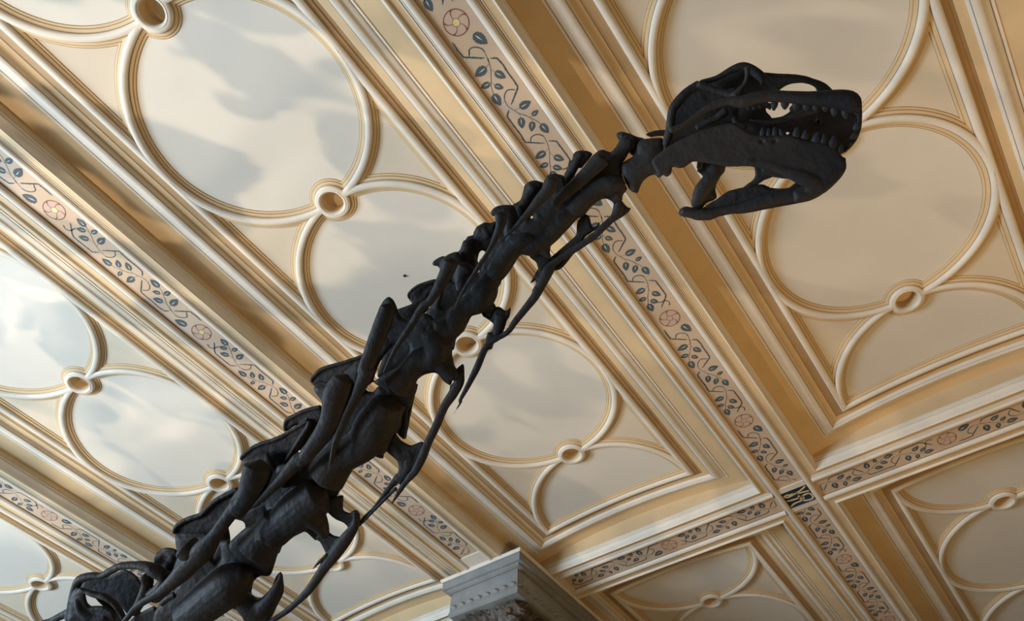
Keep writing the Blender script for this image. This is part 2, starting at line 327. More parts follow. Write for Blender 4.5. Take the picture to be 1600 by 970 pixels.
BN = [0]
def beam(node, direction, length, cuts, flowers, sgn, lo, hi, name, goldi=()):
    """node: ceiling xy of the strip start; direction 0 = along +X, 1 = along +Y. cuts: spans of frieze ground."""
    BN[0] += 1
    root = bpy.data.objects.new(name, None); COL.objects.link(root); root.location = wpos(node[0], node[1], 1)
    root.rotation_euler = (0, 0, 0 if direction == 0 else math.pi / 2); tag(root, kind='structure')
    g = G()
    for sy in (1, -1):
        xa, xb = (cuts[0][0], cuts[-1][1]) if direction else (0, length); NS = 4 if direction else 24
        L = [[((xa + (xb - xa) * k / NS) * S, sy * t * S, z * S) for k in range(NS + 1)] for t, z, _ in RDG]
        g.loops(L, [m_ for _, _, m_ in RDG[:-1]], closed=False)
    link_mesh('ridge_moulding', g.v, g.f, MATS, g.m, parent=root, smooth=50)
    g = G()
    for a, b in cuts:
        b0 = len(g.v); g.v += [(a * S, -.0277 * S, .003 * S), (b * S, -.0277 * S, .003 * S), (b * S, .0277 * S, .003 * S), (a * S, .0277 * S, .003 * S)]
        g.f.append((b0, b0 + 1, b0 + 2, b0 + 3)); g.m.append(0)
        for e, s_ in ((a, -1), (b, 1)):      # raised end stop
            b0 = len(g.v); g.v += [(e * S, -.0277 * S, .003 * S), (e * S, .0277 * S, .003 * S), (e * S, .0277 * S, 0), (e * S, -.0277 * S, 0), ((e + s_ * .014) * S, .0285 * S, -.0004 * S), ((e + s_ * .014) * S, -.0285 * S, -.0004 * S)]
            g.f += [(b0, b0 + 1, b0 + 2, b0 + 3), (b0 + 3, b0 + 2, b0 + 4, b0 + 5)]; g.m += [1, 1]
    ends = [0.0 if direction else None] + [q for c_ in cuts for q in c_] + [length if direction else None]
    for e0, e1 in zip(ends[0::2], ends[1::2]):
        if e0 is None or e1 is None or e1 - e0 < .1: continue
        b0 = len(g.v); g.v += [(e0 * S, -.0287 * S, -.0004 * S), (e1 * S, -.0287 * S, -.0004 * S), (e1 * S, .0287 * S, -.0004 * S), (e0 * S, .0287 * S, -.0004 * S)]
        g.f.append((b0, b0 + 1, b0 + 2, b0 + 3)); g.m.append(1)
        if direction:
            for sy in (1, -1):
                b0 = len(g.v); g.v += [(e0 * S, sy * .0277 * S, -.0004 * S), (e1 * S, sy * .0277 * S, -.0004 * S), (e1 * S, sy * .043 * S, -.0004 * S), (e0 * S, sy * .043 * S, -.0004 * S)]
                g.f.append((b0, b0 + 1, b0 + 2, b0 + 3)); g.m.append(1)
    fz = link_mesh('frieze_ground', g.v, g.f, [M_FRIEZE, M_CREAM], g.m, parent=root, smooth=0)
    g = G()
    for x, s_, a, b in flowers: pattern(g, x, s_, a, b)
    vn = link_mesh('painted_vine', [(a * S, b * S, (c + .003) * S) for a, b, c in g.v], g.f, [M_VINE, M_GLINT], g.m, parent=root, smooth=0)
    for i, (x, s_, a, b) in enumerate(flowers):
        if a <= x - .015 and x + .015 <= b:
            put_rose(root, x, i in goldi)
    return root

xs = X0 - LX; LL = NBX * LX
for k, iy in enumerate(range(-1, 4)):
    y = Y0 + iy * W
    n1 = LX            # local position of the X0 node
    has_pier = iy == 1
    c = 0.226 if has_pier else 0.043
    cuts = [(0.043, n1 - c), (n1 + c, LL - 0.043)]
    E = .006
    if iy == 1:
        fl = [(n1 - 0.421 - j * PER, -1, 0.05, n1 - c - E) for j in range(-2, 7)] + [(n1 + 0.42 + j * PER, -1, n1 + c + E, LL - .05) for j in range(0, 7)]
    else:
        fl = [(n1 - 0.270 - j * PER, 1, 0.05, n1 - c - E) for j in range(0, 8)] + [(n1 + 0.270 + j * PER, 1, n1 + c + E, LL - .05) for j in range(-1, 7)]
    beam((xs, y), 0, LL, cuts, fl, 1, 0, 0, 'trim_%d' % (k + 1), goldi=(3, 4, 5, 6, 7))
nb = 6
for iy in range(-2, 4):
    y = Y0 + iy * W
    for ix, x in enumerate((X0 - LX, X0, X0 + LX)):
        a = 0.131 if (iy == 1) else 0.043; b = W - (0.131 if iy == 0 else 0.043)
        lo, hi = a + .006, b - .006
        if iy < 0: fl = [(W - 0.309 + j * PER, -1, lo, hi) for j in (-1, 0, 1)]
        else: fl = [(0.309 + j * PER, 1, lo, hi) for j in (-1, 0, 1)]
        beam((x, y), 1, W, [(a, b)], fl, 1, a + 0.006, b - 0.006, 'trim_%d' % nb); nb += 1
# crossing plates
vg = G()
for a in VR:
    q = smooth_pts(a, 3); ribbon(vg, q, 0.0026, 0, -0.0006, False)
hb = 0.0277
for ix, x in enumerate((X0 - LX, X0, X0 + LX)):
    for iy in range(-1, 4):
        if iy == 1: continue
        y = Y0 + iy * W
        v = [(-hb, -hb, .003), (hb, -hb, .003), (hb, hb, .003), (-hb, hb, .003), (-hb, -hb, 0), (hb, -hb, 0), (hb, hb, 0), (-hb, hb, 0)]
        o = link_mesh('monogram_plate', [(p[0] * S, p[1] * S, p[2] * S) for p in v], [(0, 1, 2, 3), (0, 1, 5, 4), (1, 2, 6, 5), (2, 3, 7, 6), (3, 0, 4, 7)], [M_BLUE], loc=wpos(x, y, 1), smooth=0)
        tag(o, kind='structure'); o.name = 'trim_%d' % nb; nb += 1
        l = link_mesh('gold_monogram_letters', [((p[0] - .0058) * .90 * S, (p[1] - .0068) * .90 * S, (p[2] + .003) * S) for p in vg.v], vg.f, [M_GOLD], parent=o, smooth=0)
        tag(l, 'gold letters V and R interlaced on dark blue')

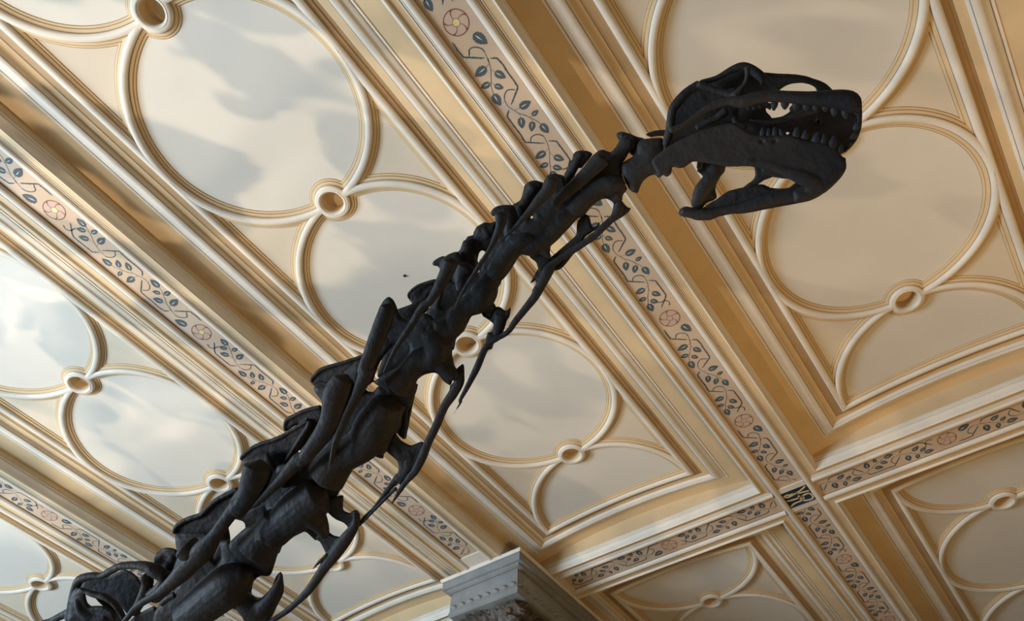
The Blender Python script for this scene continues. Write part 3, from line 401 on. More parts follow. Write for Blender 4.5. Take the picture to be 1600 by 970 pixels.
# ---------------- the skeleton: bones laid out along real depths in front of the camera ----------------
NECK = [('axis_vertebra',[('P',[(999.0,220.5),(1007.2,216.7),(1018.8,215.6),(1035.3,214.7),(1037.2,221.3),(1038.2,237.8),(1041.9,244.4),(1049.3,262.6),(1049.3,269.2),(1043.5,274.9),(1035.3,272.5),(1030.3,278.2),(1026.2,277.4),(1023.7,272.5),(1013.8,275.8),(1005.6,282.4),(999.8,293.9),(996.5,302.2),(989.9,301.3),(982.5,295.6),(975.9,282.4),(970.9,267.5),(970.1,256.0),(977.5,251.0),(989.1,243.6),(994.0,237.8),(994.8,227.9)],-0.01,7,[]),('P',[(962.7,213.1),(963.5,208.1),(970.9,204.8),(982.5,207.3),(995.7,213.1),(1008.9,216.4),(1000.6,221.3),(997.3,229.6),(995.3,237.8),(989.9,244.4),(983.3,239.5),(972.6,226.3)],0.05,7,[]),('P',[(1008.0,209.0),(1015.5,205.7),(1025.4,203.2),(1043.5,202.4),(1043.5,212.3),(1025.4,213.1),(1017.1,214.7),(1008.9,211.4)],0.07,3,[]),('L',[(977.5,269.2,9.1),(992.4,260.9,11.9),(1012.2,252.7,13.2),(1032.0,247.7,12.4),(1048.5,244.4,9.9)],0.0,0.8),('L',[(970.9,213.1,6.9),(985.8,214.7,4.9),(1002.3,223.0,4.9)],0.04,1.0),('L',[(989.1,269.2,13.2),(990.7,287.3,8.2),(992.4,297.2,4.6)],-0.01,0.5)],[],[]),('neck_vertebra',[('P',[(970.9,256.0),(972.6,272.5),(977.5,287.3),(980.8,295.6),(973.4,305.5),(972.6,314.5),(962.7,316.2),(960.2,322.0),(956.9,315.4),(947.8,310.1),(939.6,311.7),(925.4,322.3),(915.5,333.8),(905.6,341.2),(889.1,341.2),(877.5,335.5),(866.0,325.6),(874.2,316.5),(866.0,312.4),(866.0,305.8),(882.5,290.9),(905.6,267.0),(915.5,255.5),(925.4,243.1),(935.3,234.8),(941.9,233.2),(949.3,235.7),(953.4,238.1),(962.7,227.9),(966.0,221.3),(969.3,214.7),(979.2,210.6),(989.1,216.4),(991.5,227.9),(982.5,239.5),(975.9,251.0)],0,6,[]),('L',[(970.9,287.3,12.4),(954.4,289.0,15.7),(939.6,292.3,15.7),(923.7,302.5,15.7),(905.6,317.3,15.7),(895.7,330.5,14.0)],-0.02,0.8),('L',[(980.8,221.3,10.2),(969.3,237.8,9.9),(957.7,252.7,11.5),(941.2,256.0,11.5)],0.0,0.7),('L',[(941.9,248.0,13.2),(925.4,264.5,11.5),(902.3,286.0,9.9),(882.5,302.5,9.1),(866.0,319.0,7.4)],-0.05,0.5)],[],[('P',[(959.4,317.0),(972.6,314.5),(977.5,320.3),(982.5,324.4),(986.6,324.4),(982.5,331.9),(970.9,340.1),(962.7,345.1),(949.5,353.3),(943.5,360.2),(925.4,378.4),(875.1,400.2),(868.5,413.4),(866.2,416.6),(857.9,437.2),(845.6,457.8),(835.3,474.3),(831.1,453.7),(839.4,439.3),(835.3,433.1),(857.9,416.6),(861.9,406.8),(922.1,366.8),(943.5,348.7),(955.1,333.8)],0.01,3,[]),('L',[(967.6,315.4,6.6),(966.0,328.6,6.9),(957.7,340.1,5.9),(941.9,355.3,5.9),(922.1,373.4,5.6),(868.5,408.5,5.9),(857.9,420.7,9.1),(845.6,445.5,7.8),(835.3,464.0,7.0),(820.8,482.6,6.2),(804.3,503.2,5.4),(792.0,519.7,4.5),(762.1,539.0,5.2),(745.6,574.0,5.8),(731.1,602.9,4.5),(718.8,625.6,3.1),(720.3,627.7,2.3),(707.3,649.4,0.9)],0.0,0.55)]),('neck_vertebra',[('P',[(894.8,241.4),(899.0,236.5),(908.9,234.5),(920.4,235.7),(927.0,240.6),(915.5,255.5),(908.0,263.7),(902.3,260.4),(899.0,271.1),(892.4,282.7),(879.2,289.3),(880.8,272.8),(885.8,262.9),(888.2,253.0),(894.0,248.9)],0.07,6,[]),('L',[(908.9,241.4,6.9),(899.0,257.9,6.9),(889.1,277.7,7.4),(877.5,294.2,9.9)],0.06,0.8),('P',[(850.3,281.0),(854.4,274.4),(864.3,270.8),(880.8,274.4),(885.8,286.0),(899.0,302.5),(922.1,325.6),(905.6,338.8),(899.0,341.2),(889.1,340.4),(879.2,347.0),(869.3,360.2),(862.7,368.5),(860.2,375.1),(860.2,372.2),(859.9,395.3),(861.9,406.8),(852.0,401.9),(842.1,396.9),(835.5,401.9),(825.6,398.6),(815.7,397.7),(809.1,388.7),(804.9,368.9),(792.6,362.3),(809.9,353.6),(816.5,342.1),(829.7,322.3),(841.2,309.1)],-0.0,6,[[(826.4,342.4),(830.5,336.8),(833.5,336.5),(832.7,341.2)]]),('L',[(899.0,325.6,13.2),(882.5,342.1,14.8),(869.3,356.9,14.0),(858.6,368.9,13.2),(842.1,378.8,15.7),(827.2,385.4,14.8),(815.7,385.4,11.5)],0,0.8)],[('L',[(864.3,281.0,10.2),(856.1,297.5,10.2),(845.4,309.5,8.6),(832.2,324.3,6.3),(819.0,339.2,4.9),(802.5,357.3,3.3),(786.0,373.8,2.1),(775.3,386.2,0.8)],-0.1,0.6)],[('P',[(913.8,333.8),(921.2,337.9),(923.7,348.7),(926.2,355.3),(932.0,352.0),(935.3,346.2),(937.2,347.8),(936.9,352.0),(928.7,360.2),(915.5,368.5),(907.2,380.0),(880.0,405.2),(875.1,405.2),(873.4,400.2),(868.5,403.5),(861.9,408.5),(860.2,401.9),(899.0,368.5),(900.6,360.2),(902.3,345.4)],0.02,4,[]),('L',[(912.2,342.1,8.2),(913.8,355.3,7.9),(907.2,368.5,7.4),(881.6,408.5,4.9),(868.5,418.4,4.6),(855.9,412.5,6.6),(843.5,424.8,5.4),(835.3,435.2,3.3),(827.4,443.8,1.0)],0.03,0.6),('P',[(833.2,404.2),(839.4,412.5),(841.4,422.8),(847.6,426.9),(857.9,420.7),(860.0,402.2),(853.8,391.9),(841.4,389.8)],0.02,4,[])]),('neck_vertebra',[('P',[(817.3,297.9),(819.0,289.7),(827.2,283.1),(837.1,281.1),(850.3,285.6),(845.4,299.6),(833.8,321.0),(819.0,342.5),(807.4,347.4),(804.1,326.0),(799.2,320.2),(812.4,312.8)],0.09,6,[]),('L',[(833.8,291.3,10.2),(825.6,306.2,8.2),(817.3,326.0,9.1)],0.08,0.8),('P',[(765.4,331.8),(769.5,326.0),(777.7,321.0),(802.5,320.2),(812.4,339.2),(825.6,345.8),(835.5,342.5),(842.1,359.0),(845.4,378.8),(835.5,396.9),(825.6,398.6),(815.7,397.7),(809.1,401.9),(802.5,411.8),(795.9,420.0),(802.3,410.4),(792.0,422.8),(779.6,446.5),(771.3,442.4),(759.0,429.0),(752.8,416.6),(748.7,406.3),(759.0,398.0),(760.4,396.9),(769.5,367.2),(776.9,345.8),(776.1,339.2),(772.8,337.5),(769.5,338.4),(767.0,335.1)],0.03,6,[]),('L',[(835.3,375.4,14.4),(816.7,377.4,16.5),(800.2,389.8,15.5),(787.8,408.4,16.1),(775.5,426.9,14.4),(767.2,435.2,10.3)],0,0.85),('L',[(786.0,329.3,8.2),(795.9,337.5,11.5),(797.5,352.4,11.5),(799.2,375.5,9.9)],0.02,0.7)],[('L',[(782.7,334.2,9.9),(781.9,352.4,7.6),(772.8,373.8,4.6),(763.7,392.0,3.6),(753.0,408.5,3.5),(748.7,415.6,4.1),(732.2,441.3,3.5),(719.8,462.0,2.7),(709.5,484.6,1.0)],-0.1,0.7)],[('P',[(835.5,378.8),(860.2,378.8),(859.4,396.9),(862.2,408.5),(860.2,413.4),(845.4,418.4),(842.1,413.4),(838.8,408.5),(833.8,406.8),(825.6,398.6)],0.02,5,[]),('P',[(841.4,398.0),(857.9,402.2),(860.0,418.7),(851.8,433.1),(839.4,445.5),(835.3,433.1),(842.5,424.8),(838.4,412.5)],0.02,3,[])]),('neck_vertebra',[('P',[(739.4,363.0),(742.5,356.8),(756.9,346.5),(765.2,348.1),(776.5,344.8),(775.5,365.1),(767.2,389.8),(761.0,396.0),(753.8,390.8),(749.7,393.9),(746.6,406.3),(748.7,416.6),(742.5,433.1),(721.9,416.6),(705.4,429.0),(686.8,412.5),(693.0,402.2),(701.2,397.0),(715.7,392.9),(723.9,381.5),(730.1,369.2),(739.4,367.1)],0.1,6,[]),('L',[(746.6,360.9,6.6),(756.9,356.8,8.2),(763.1,371.2,9.3)],0.1,1.0),('L',[(732.2,377.4,9.3),(730.1,396.0,12.4),(732.2,412.5,12.4),(721.9,420.7,12.4)],0.07,0.8),('P',[(686.8,412.5),(693.0,402.2),(701.2,397.0),(715.7,392.9),(728.0,416.6),(746.6,426.9),(754.8,408.4),(771.3,420.7),(783.7,441.3),(772.4,457.8),(771.3,472.3),(775.5,478.5),(771.3,492.9),(767.2,499.1),(756.9,492.9),(750.7,486.7),(740.4,483.6),(732.2,487.7),(726.0,499.1),(719.8,513.5),(713.6,530.0),(718.8,514.2),(712.6,530.7),(709.5,547.2),(702.3,547.2),(687.8,522.5),(663.1,508.0),(667.2,497.7),(663.1,491.5),(672.4,478.5),(690.9,445.5)],0.03,6,[[(694.0,453.7),(698.1,444.4),(706.4,439.3),(714.6,445.5),(718.1,457.8),(715.7,468.1),(707.4,477.4),(697.1,481.5),(690.9,480.5),(689.9,472.3)]]),('P',[(686.8,445.5),(705.4,435.2),(721.9,449.6),(719.8,474.3),(701.2,486.7),(684.7,484.6)],0.13,5,[]),('L',[(767.2,433.1,12.4),(759.0,453.7,19.6),(748.7,470.2,19.6),(728.0,480.5,16.5),(715.7,494.9,18.6),(707.4,511.4,17.5),(692.0,508.0,18.6),(702.3,522.5,14.4)],0,0.8),('P',[(674.4,411.4),(678.6,406.3),(693.0,399.1),(696.1,416.6),(688.9,424.4),(684.7,416.6),(676.5,414.9)],0.1,3,[]),('L',[(728.0,416.6,16.5),(721.9,433.1,12.4),(721.9,453.7,9.3)],0.02,0.6)],[('L',[(704.3,408.4,12.4),(697.1,426.9,10.7),(683.7,451.6,8.2),(670.3,472.3,6.2),(660.0,479.2,6.2),(642.5,508.0,5.6),(623.9,534.8,4.7),(609.5,561.6,3.5),(601.2,578.1,2.1),(597.1,586.8,0.8)],-0.11,0.7)],[('P',[(750.7,485.7),(767.2,497.0),(774.4,478.5),(783.7,480.5),(789.9,485.7),(797.1,479.5),(798.6,482.6),(796.1,494.9),(787.8,507.3),(781.6,519.7),(777.5,534.1),(767.2,534.1),(769.3,515.6),(771.3,507.3),(765.2,501.1),(759.0,497.0),(754.8,494.9)],0.02,4,[]),('L',[(783.7,492.9,10.3),(779.6,511.4,9.3),(774.4,527.9,7.0),(768.0,523.7,7.5),(763.6,544.0,5.8)],0.02,0.6)]),('neck_vertebra',[('P',[(637.3,460.6),(639.4,454.4),(650.7,446.2),(667.2,440.0),(683.7,440.0),(675.5,458.6),(659.0,475.1),(644.5,474.0),(639.4,468.9)],0.11,4,[]),('L',[(640.4,466.8,2.1),(638.4,459.6,2.5),(650.7,448.2,2.9),(667.2,441.6,2.9),(681.6,437.9,2.9)],0.08,0.8),('P',[(619.8,483.3),(644.5,474.0),(667.2,456.5),(671.3,481.2),(659.0,493.6),(642.5,501.9),(621.9,495.7)],0.1,5,[]),('P',[(599.2,468.9),(607.4,462.7),(614.6,467.8),(620.2,479.2),(621.9,485.4),(628.0,495.7),(638.4,499.8),(663.1,488.5),(677.5,495.7),(700.2,508.0),(712.6,526.6),(706.4,551.3),(710.5,569.9),(712.6,576.1),(708.5,588.5),(704.3,602.9),(694.0,596.7),(683.7,584.3),(677.5,582.3),(663.1,585.4),(652.8,592.6),(650.7,598.8),(652.8,604.9),(648.7,617.3),(640.4,637.9),(631.1,634.8),(617.7,623.5),(601.2,609.1),(583.7,597.7),(599.2,584.3),(619.8,574.0),(634.2,561.6),(640.4,547.2),(638.4,536.9),(630.1,533.8),(615.7,539.0),(601.2,555.5),(590.9,572.0),(582.7,596.7),(572.4,604.9),(560.0,625.6),(560.0,598.8),(572.4,547.2),(584.7,508.0),(590.9,483.3)],0.02,6,[]),('P',[(619.8,526.6),(642.5,530.7),(646.6,555.5),(628.0,582.3),(601.2,588.5),(588.9,588.5),(601.2,547.2)],0.15,5,[]),('L',[(675.5,518.4,16.5),(683.7,539.0,20.6),(675.5,557.5,19.6),(652.8,563.7,17.5),(636.3,584.3,18.6),(619.8,604.9,24.7)],-0.01,0.75),('L',[(687.8,563.7,16.5),(702.3,580.2,12.4),(712.6,588.5,8.2)],0.0,0.7)],[('L',[(606.4,479.2,11.3),(599.2,501.9,13.6),(588.9,528.7,12.8),(578.6,555.5,12.0),(568.2,582.3,10.7),(574.3,576.3,12.5),(565.3,599.0,10.0),(553.9,623.9,7.5),(542.6,646.6,6.8),(533.5,667.0,6.1),(524.4,689.7,5.0),(518.1,716.9,3.4),(513.1,735.5,0.9)],-0.11,0.6)],[('P',[(702.3,602.9),(708.5,596.7),(712.6,576.1),(718.8,570.9),(722.9,567.4),(725.6,570.9),(726.0,584.3),(723.9,596.7),(712.6,617.3),(700.2,637.9),(687.8,644.1),(694.0,623.5),(702.3,609.1)],0.02,4,[]),('L',[(718.8,582.3,6.6),(717.7,596.7,7.8),(706.4,617.3,7.8),(694.0,635.9,7.0),(680.9,667.0,6.8),(669.6,689.7,6.8),(660.5,712.4,7.3),(649.2,735.1,6.4),(637.8,748.7,5.0),(626.5,762.3,3.6),(643.5,738.6,4.6),(626.2,764.5,4.0),(611.8,787.1,1.4)],0.01,0.6),('L',[(651.4,600.1,2.3),(649.2,608.0,2.3),(642.4,630.7,3.2),(633.3,685.2,1.8)],0.1,0.8)]),('neck_vertebra',[('P',[(484.7,593.3),(490.4,586.5),(504.0,574.0),(533.5,564.9),(567.5,554.1),(569.8,569.5),(560.7,596.7),(538.0,614.8),(515.4,614.8),(494.9,605.8),(487.0,599.4)],0.12,4,[]),('L',[(487.7,596.7,2.3),(487.0,592.6,3.2),(492.7,585.4,3.6),(504.0,576.3,3.6),(533.5,567.2,3.2),(567.5,556.3,3.2)],0.11,0.9),('L',[(489.3,599.4,2.7),(499.5,596.7,2.7),(515.4,600.8,2.7),(529.0,595.6,2.7)],0.08,0.8),('P',[(649.2,596.7),(652.6,601.2),(651.4,610.3),(642.4,630.7),(637.8,642.1),(636.7,667.0),(632.2,687.4),(619.7,676.1),(626.5,657.9),(626.5,635.3),(633.3,630.7)],0.08,5,[]),('P',[(490.4,603.5),(515.4,600.1),(529.0,592.2),(540.3,578.6),(553.9,568.4),(565.3,567.2),(572.1,608.0),(583.4,612.1),(591.3,602.4),(610.6,608.0),(637.8,626.2),(628.8,648.9),(626.5,667.0),(617.4,680.6),(601.5,696.5),(599.3,716.9),(592.5,715.8),(581.1,711.2),(567.5,712.8),(556.2,716.9),(544.8,728.3),(538.0,744.1),(535.8,760.0),(543.1,733.8),(536.9,756.1),(528.2,773.4),(520.8,780.8),(513.4,778.3),(493.6,766.0),(466.4,741.2),(468.9,728.9),(459.0,738.8),(441.6,743.7),(429.3,741.2),(434.2,726.4),(470.0,719.2),(470.0,701.0),(492.7,678.4),(504.0,662.5),(506.3,644.3),(501.8,626.2),(491.5,612.6)],0.04,7,[]),('L',[(606.1,630.7,24.9),(597.0,648.9,29.5),(583.4,671.5,31.8),(567.5,694.2,27.2),(547.1,707.8,24.9),(530.7,716.5,27.7),(508.5,746.2,31.7)],0,0.8),('L',[(592.5,687.4,21.5),(597.0,707.8,6.8)],-0.01,0.6)],[('L',[(538.0,592.2,17.0),(526.7,617.1,21.5),(519.9,646.6,17.7),(508.6,671.5,15.0),(490.4,696.5,12.5),(474.5,716.9,10.9),(466.4,719.0,11.4),(441.6,746.2,8.4),(421.9,766.0,6.9),(402.1,785.8,4.9),(382.3,797.2,1.5)],-0.11,0.6)],[('P',[(600.4,702.2),(606.1,687.4),(617.4,676.1),(626.5,687.4),(642.4,695.4),(658.3,689.2),(665.1,692.0),(662.8,710.1),(651.4,732.8),(635.6,744.1),(626.5,760.0),(620.4,753.0),(606.0,767.4),(588.7,789.1),(564.1,818.0),(559.8,816.5),(571.4,802.1),(610.6,766.8),(619.7,744.1),(623.1,728.3),(619.7,719.2),(606.1,707.8)],0.02,5,[]),('L',[(615.2,692.0,10.2),(628.8,707.8,11.3),(642.4,707.8,10.2),(637.8,730.5,9.1),(624.2,748.7,6.8),(623.3,744.3,6.4),(608.9,761.7,4.6),(588.7,787.6,2.9),(564.1,817.1,1.2)],0.02,0.6)]),('neck_vertebra',[('P',[(442.9,660.8),(446.6,654.6),(459.0,648.5),(478.8,638.6),(502.3,632.9),(504.7,649.7),(498.6,669.5),(483.7,679.4),(473.8,694.2),(463.9,706.6),(454.0,701.6),(478.8,669.5),(466.4,662.1),(445.4,674.9),(442.9,667.0)],0.14,5,[]),('L',[(445.4,673.2,2.0),(445.4,664.5,3.5),(449.1,655.9,4.0),(459.0,650.2,4.0),(478.8,640.8,3.7),(501.0,635.3,3.5)],0.13,0.9),('P',[(463.9,657.1),(508.5,634.8),(518.3,669.5),(488.7,701.6),(459.0,701.6)],0.17,4,[]),('P',[(373.6,716.5),(377.3,711.5),(397.1,695.5),(434.2,683.1),(459.0,668.2),(478.8,654.6),(486.2,655.9),(488.7,667.0),(476.3,689.3),(463.9,709.1),(454.0,728.9),(441.6,743.7),(429.3,743.7),(409.5,736.3),(392.2,728.9),(379.8,720.9)],0.12,5,[]),('L',[(483.7,658.4,4.0),(481.2,667.0,4.9),(466.4,689.3,4.5),(451.5,714.0,4.0),(439.2,731.3,4.0)],0.08,0.8),('L',[(377.3,717.7,3.0),(379.8,712.0,3.5),(399.6,696.7,3.7),(434.2,684.8,3.7),(459.0,670.5,3.7),(481.2,657.1,3.7)],0.11,0.9),('L',[(381.0,718.5,3.0),(397.1,712.0,3.0),(419.4,708.6,3.0)],0.07,0.8),('P',[(378.6,719.0),(392.2,712.8),(416.9,707.8),(426.8,716.5),(430.5,728.9),(441.6,738.8),(466.4,728.9),(493.6,751.1),(520.8,768.5),(513.4,793.2),(508.5,798.1),(498.6,808.0),(496.1,817.9),(506.0,827.8),(498.6,837.7),(493.6,845.2),(478.8,831.5),(466.4,830.8),(456.5,832.8),(449.1,840.2),(441.6,852.6),(436.7,864.9),(435.5,858.7),(430.5,878.5),(423.1,898.2),(413.2,900.7),(388.5,890.8),(373.6,878.5),(356.3,858.7),(358.8,846.3),(383.5,824.0),(413.2,811.6),(416.9,801.8),(413.2,786.9),(400.8,784.4),(412.0,785.8),(397.1,790.7),(374.8,805.6),(360.0,815.5),(360.0,780.8),(374.8,758.6),(378.6,736.3)],0.05,7,[]),('P',[(399.6,790.7),(419.4,783.3),(419.4,803.1),(409.5,820.4),(384.7,832.8),(382.3,817.9),(378.6,814.1),(363.7,809.2)],0.14,5,[]),('L',[(498.6,773.4,29.7),(478.8,788.2,32.2),(459.0,803.1,32.2),(441.6,817.9,27.2),(421.9,832.8,27.2),(433.0,804.2,21.0),(418.1,833.9,26.0),(400.8,861.1,33.4)],0,0.75),('L',[(478.8,793.2,27.2),(498.6,817.9,14.8),(508.5,837.7,7.4)],-0.01,0.6),('L',[(441.6,758.6,8.7),(449.1,743.7,8.7),(463.9,723.9,7.4)],0.0,0.6)],[('L',[(404.5,728.9,22.3),(397.1,753.6,21.0),(384.7,778.3,15.3),(369.9,800.6,12.4),(373.6,786.9,12.4),(353.8,811.6,10.4),(336.5,836.4,10.9),(319.2,858.7,16.3),(296.9,880.9,14.8),(269.7,908.1,10.4),(244.9,927.9,6.9),(215.0,946.0,5.4),(200.0,964.0,4.5),(189.5,976.0,4.2)],-0.11,0.6)],[('P',[(536.4,795.7),(547.2,801.1),(551.6,796.8),(558.1,796.4),(562.8,802.2),(562.0,818.5),(538.6,855.3),(521.3,876.9),(508.3,889.9),(510.4,872.6),(507.2,860.7),(499.6,846.6),(493.1,842.3),(497.4,831.5),(506.1,825.0),(512.6,829.3),(521.3,835.8),(534.3,838.4),(542.9,831.5),(542.9,822.8),(536.4,816.3),(525.6,812.0),(516.9,805.5),(509.4,796.8),(514.8,779.5),(536.4,773.0)],0.02,5,[]),('L',[(557.0,803.3,5.2),(554.8,820.6,6.9),(538.6,844.5,10.4),(521.3,868.3,9.7),(506.1,887.8,8.2),(493.1,907.2,7.4),(480.1,924.6,6.5),(465.0,939.7,5.2),(447.6,954.9,4.8),(426.0,969.0,3.9),(408.7,978.7,3.5)],0.0,0.6),('L',[(618.7,762.2,3.0),(594.9,786.0,3.0),(575.4,806.6,2.2),(562.4,820.6,1.7)],0.01,0.8),('L',[(510.4,866.1,2.6),(497.4,879.1,2.4),(488.8,889.3,0.9)],-0.01,0.8)]),('neck_vertebra',[('P',[(269.2,830.2),(274.6,821.5),(289.5,810.4),(314.2,801.8),(339.0,778.2),(353.8,768.4),(374.8,760.9),(368.7,789.4),(351.3,819.1),(331.5,843.8),(309.3,846.3),(289.5,843.8),(277.1,837.6)],0.13,5,[]),('L',[(272.2,832.7,3.5),(275.9,822.0,4.0),(292.0,811.6,4.2),(314.2,803.7,4.2),(326.6,791.9,4.2),(341.4,779.5,4.5),(371.1,764.6,4.5)],0.11,0.9),('L',[(274.6,837.6,3.5),(289.5,834.4,3.0),(321.6,835.9,3.2)],0.06,0.8),('L',[(348.9,819.1,6.4),(350.1,848.8,9.9),(339.0,873.5,9.9)],0.08,0.8),('P',[(321.6,836.4),(351.3,819.1),(356.3,846.3),(346.4,878.5),(326.6,873.5)],0.13,4,[]),('P',[(346.4,824.0),(356.3,816.6),(357.5,846.3),(346.4,848.8),(343.9,878.5),(334.0,878.5),(329.1,863.6),(339.0,838.9)],0.1,4,[]),('P',[(274.6,838.9),(321.6,835.2),(334.0,843.8),(329.1,868.6),(339.0,879.7),(346.4,873.5),(343.9,848.8),(356.3,842.6),(368.7,856.2),(388.5,873.5),(423.1,890.8),(400.8,903.2),(394.6,913.1),(393.4,930.4),(410.7,932.9),(418.1,925.5),(424.3,918.0),(430.5,900.7),(439.2,892.1),(443.4,908.1),(443.4,925.5),(433.0,947.7),(418.1,972.5),(383.5,972.5),(373.6,955.2),(358.8,950.2),(343.9,955.2),(331.5,970.0),(314.2,979.9),(240.0,979.9),(240.0,955.2),(272.2,920.5),(277.1,914.3),(254.8,930.4),(240.0,935.4),(240.0,927.9),(264.7,900.7),(277.1,868.6)],0.06,7,[[(395.9,914.3),(400.8,910.6),(410.7,919.3),(418.6,924.2),(413.2,932.4),(403.3,932.9),(393.9,929.2)]]),('P',[(279.6,918.0),(299.4,903.2),(310.5,923.0),(301.9,940.3),(282.1,942.8)],0.12,5,[]),('L',[(386.0,898.2,17.3),(363.7,910.6,32.2),(339.0,927.9,32.2),(314.2,947.7,29.7),(289.5,967.5,27.2)],0,0.8),('L',[(378.6,937.8,14.8),(398.3,952.7,17.3),(418.1,942.8,13.6),(435.5,913.1,6.9),(439.4,895.8,2.5)],0.0,0.7)],[('L',[(289.5,853.7,18.6),(301.9,868.6,17.3),(289.5,890.8,13.6),(264.7,915.6,8.9),(242.5,937.8,5.9)],-0.1,0.6)],[]),('neck_vertebra',[('P',[(240.0,871.0),(247.4,861.1),(258.6,854.9),(277.1,858.7),(279.6,888.3),(264.7,898.2),(254.8,888.3),(240.0,878.5),(240.5,872.5)],0.12,5,[]),('L',[(249.5,869.5,9.0),(260.0,863.5,6.7),(272.0,869.5,9.0),(263.0,886.0,9.0)],0.12,0.7),('L',[(110.0,967.0,8.2),(113.0,946.0,7.5),(117.5,922.0,7.2),(125.0,905.5,7.5),(143.0,899.5,6.0),(158.0,899.5,5.4),(173.0,892.0,6.0),(188.0,884.5,6.3),(207.5,883.0,6.3),(227.0,884.5,8.2),(245.0,893.5,10.5),(257.0,905.5,9.0),(239.0,934.0,12.0)],0.05,0.8),('L',[(228.5,899.5,10.5),(230.0,914.5,9.0),(219.5,940.0,8.2),(207.5,958.0,7.5)],0.05,0.7),('L',[(125.0,920.5,3.9),(146.0,928.0,5.1),(164.0,932.5,5.4),(179.0,943.0,5.1),(189.5,958.0,4.5),(197.0,973.0,4.5)],0.02,0.7),('P',[(131.0,904.0),(146.0,899.5),(170.0,899.5),(194.0,889.0),(209.0,895.0),(222.5,913.0),(222.5,946.0),(203.0,964.0),(189.5,949.0),(173.0,934.0),(155.0,931.0),(134.0,925.0),(126.5,917.5)],0.2,4,[]),('P',[(146.0,929.5),(164.0,931.0),(185.0,943.0),(200.0,970.0),(179.0,973.0),(173.0,958.0),(161.0,947.5),(152.0,938.5)],0.1,5,[]),('P',[(108.5,940.0),(114.5,925.0),(125.0,917.5),(134.0,928.0),(135.5,937.0),(140.0,946.0),(161.0,946.0),(177.5,955.0),(180.5,973.0),(107.0,973.0),(107.0,955.0)],0.03,6,[]),('L',[(65.0,974.5,5.4),(80.0,970.0,5.4),(95.0,962.5,6.0),(110.0,955.0,6.9)],0.05,0.8),('L',[(122.0,934.0,6.0),(129.5,952.0,10.5),(146.0,964.0,12.0),(167.0,964.0,9.0)],0.02,0.7),('P',[(212.0,961.0),(240.5,946.0),(245.0,949.0),(245.0,973.0),(200.0,974.5)],0.06,5,[]),('L',[(252.5,943.0,5.4),(263.0,934.0,6.0),(275.0,928.0,6.0)],0.05,1.0)],[],[])]
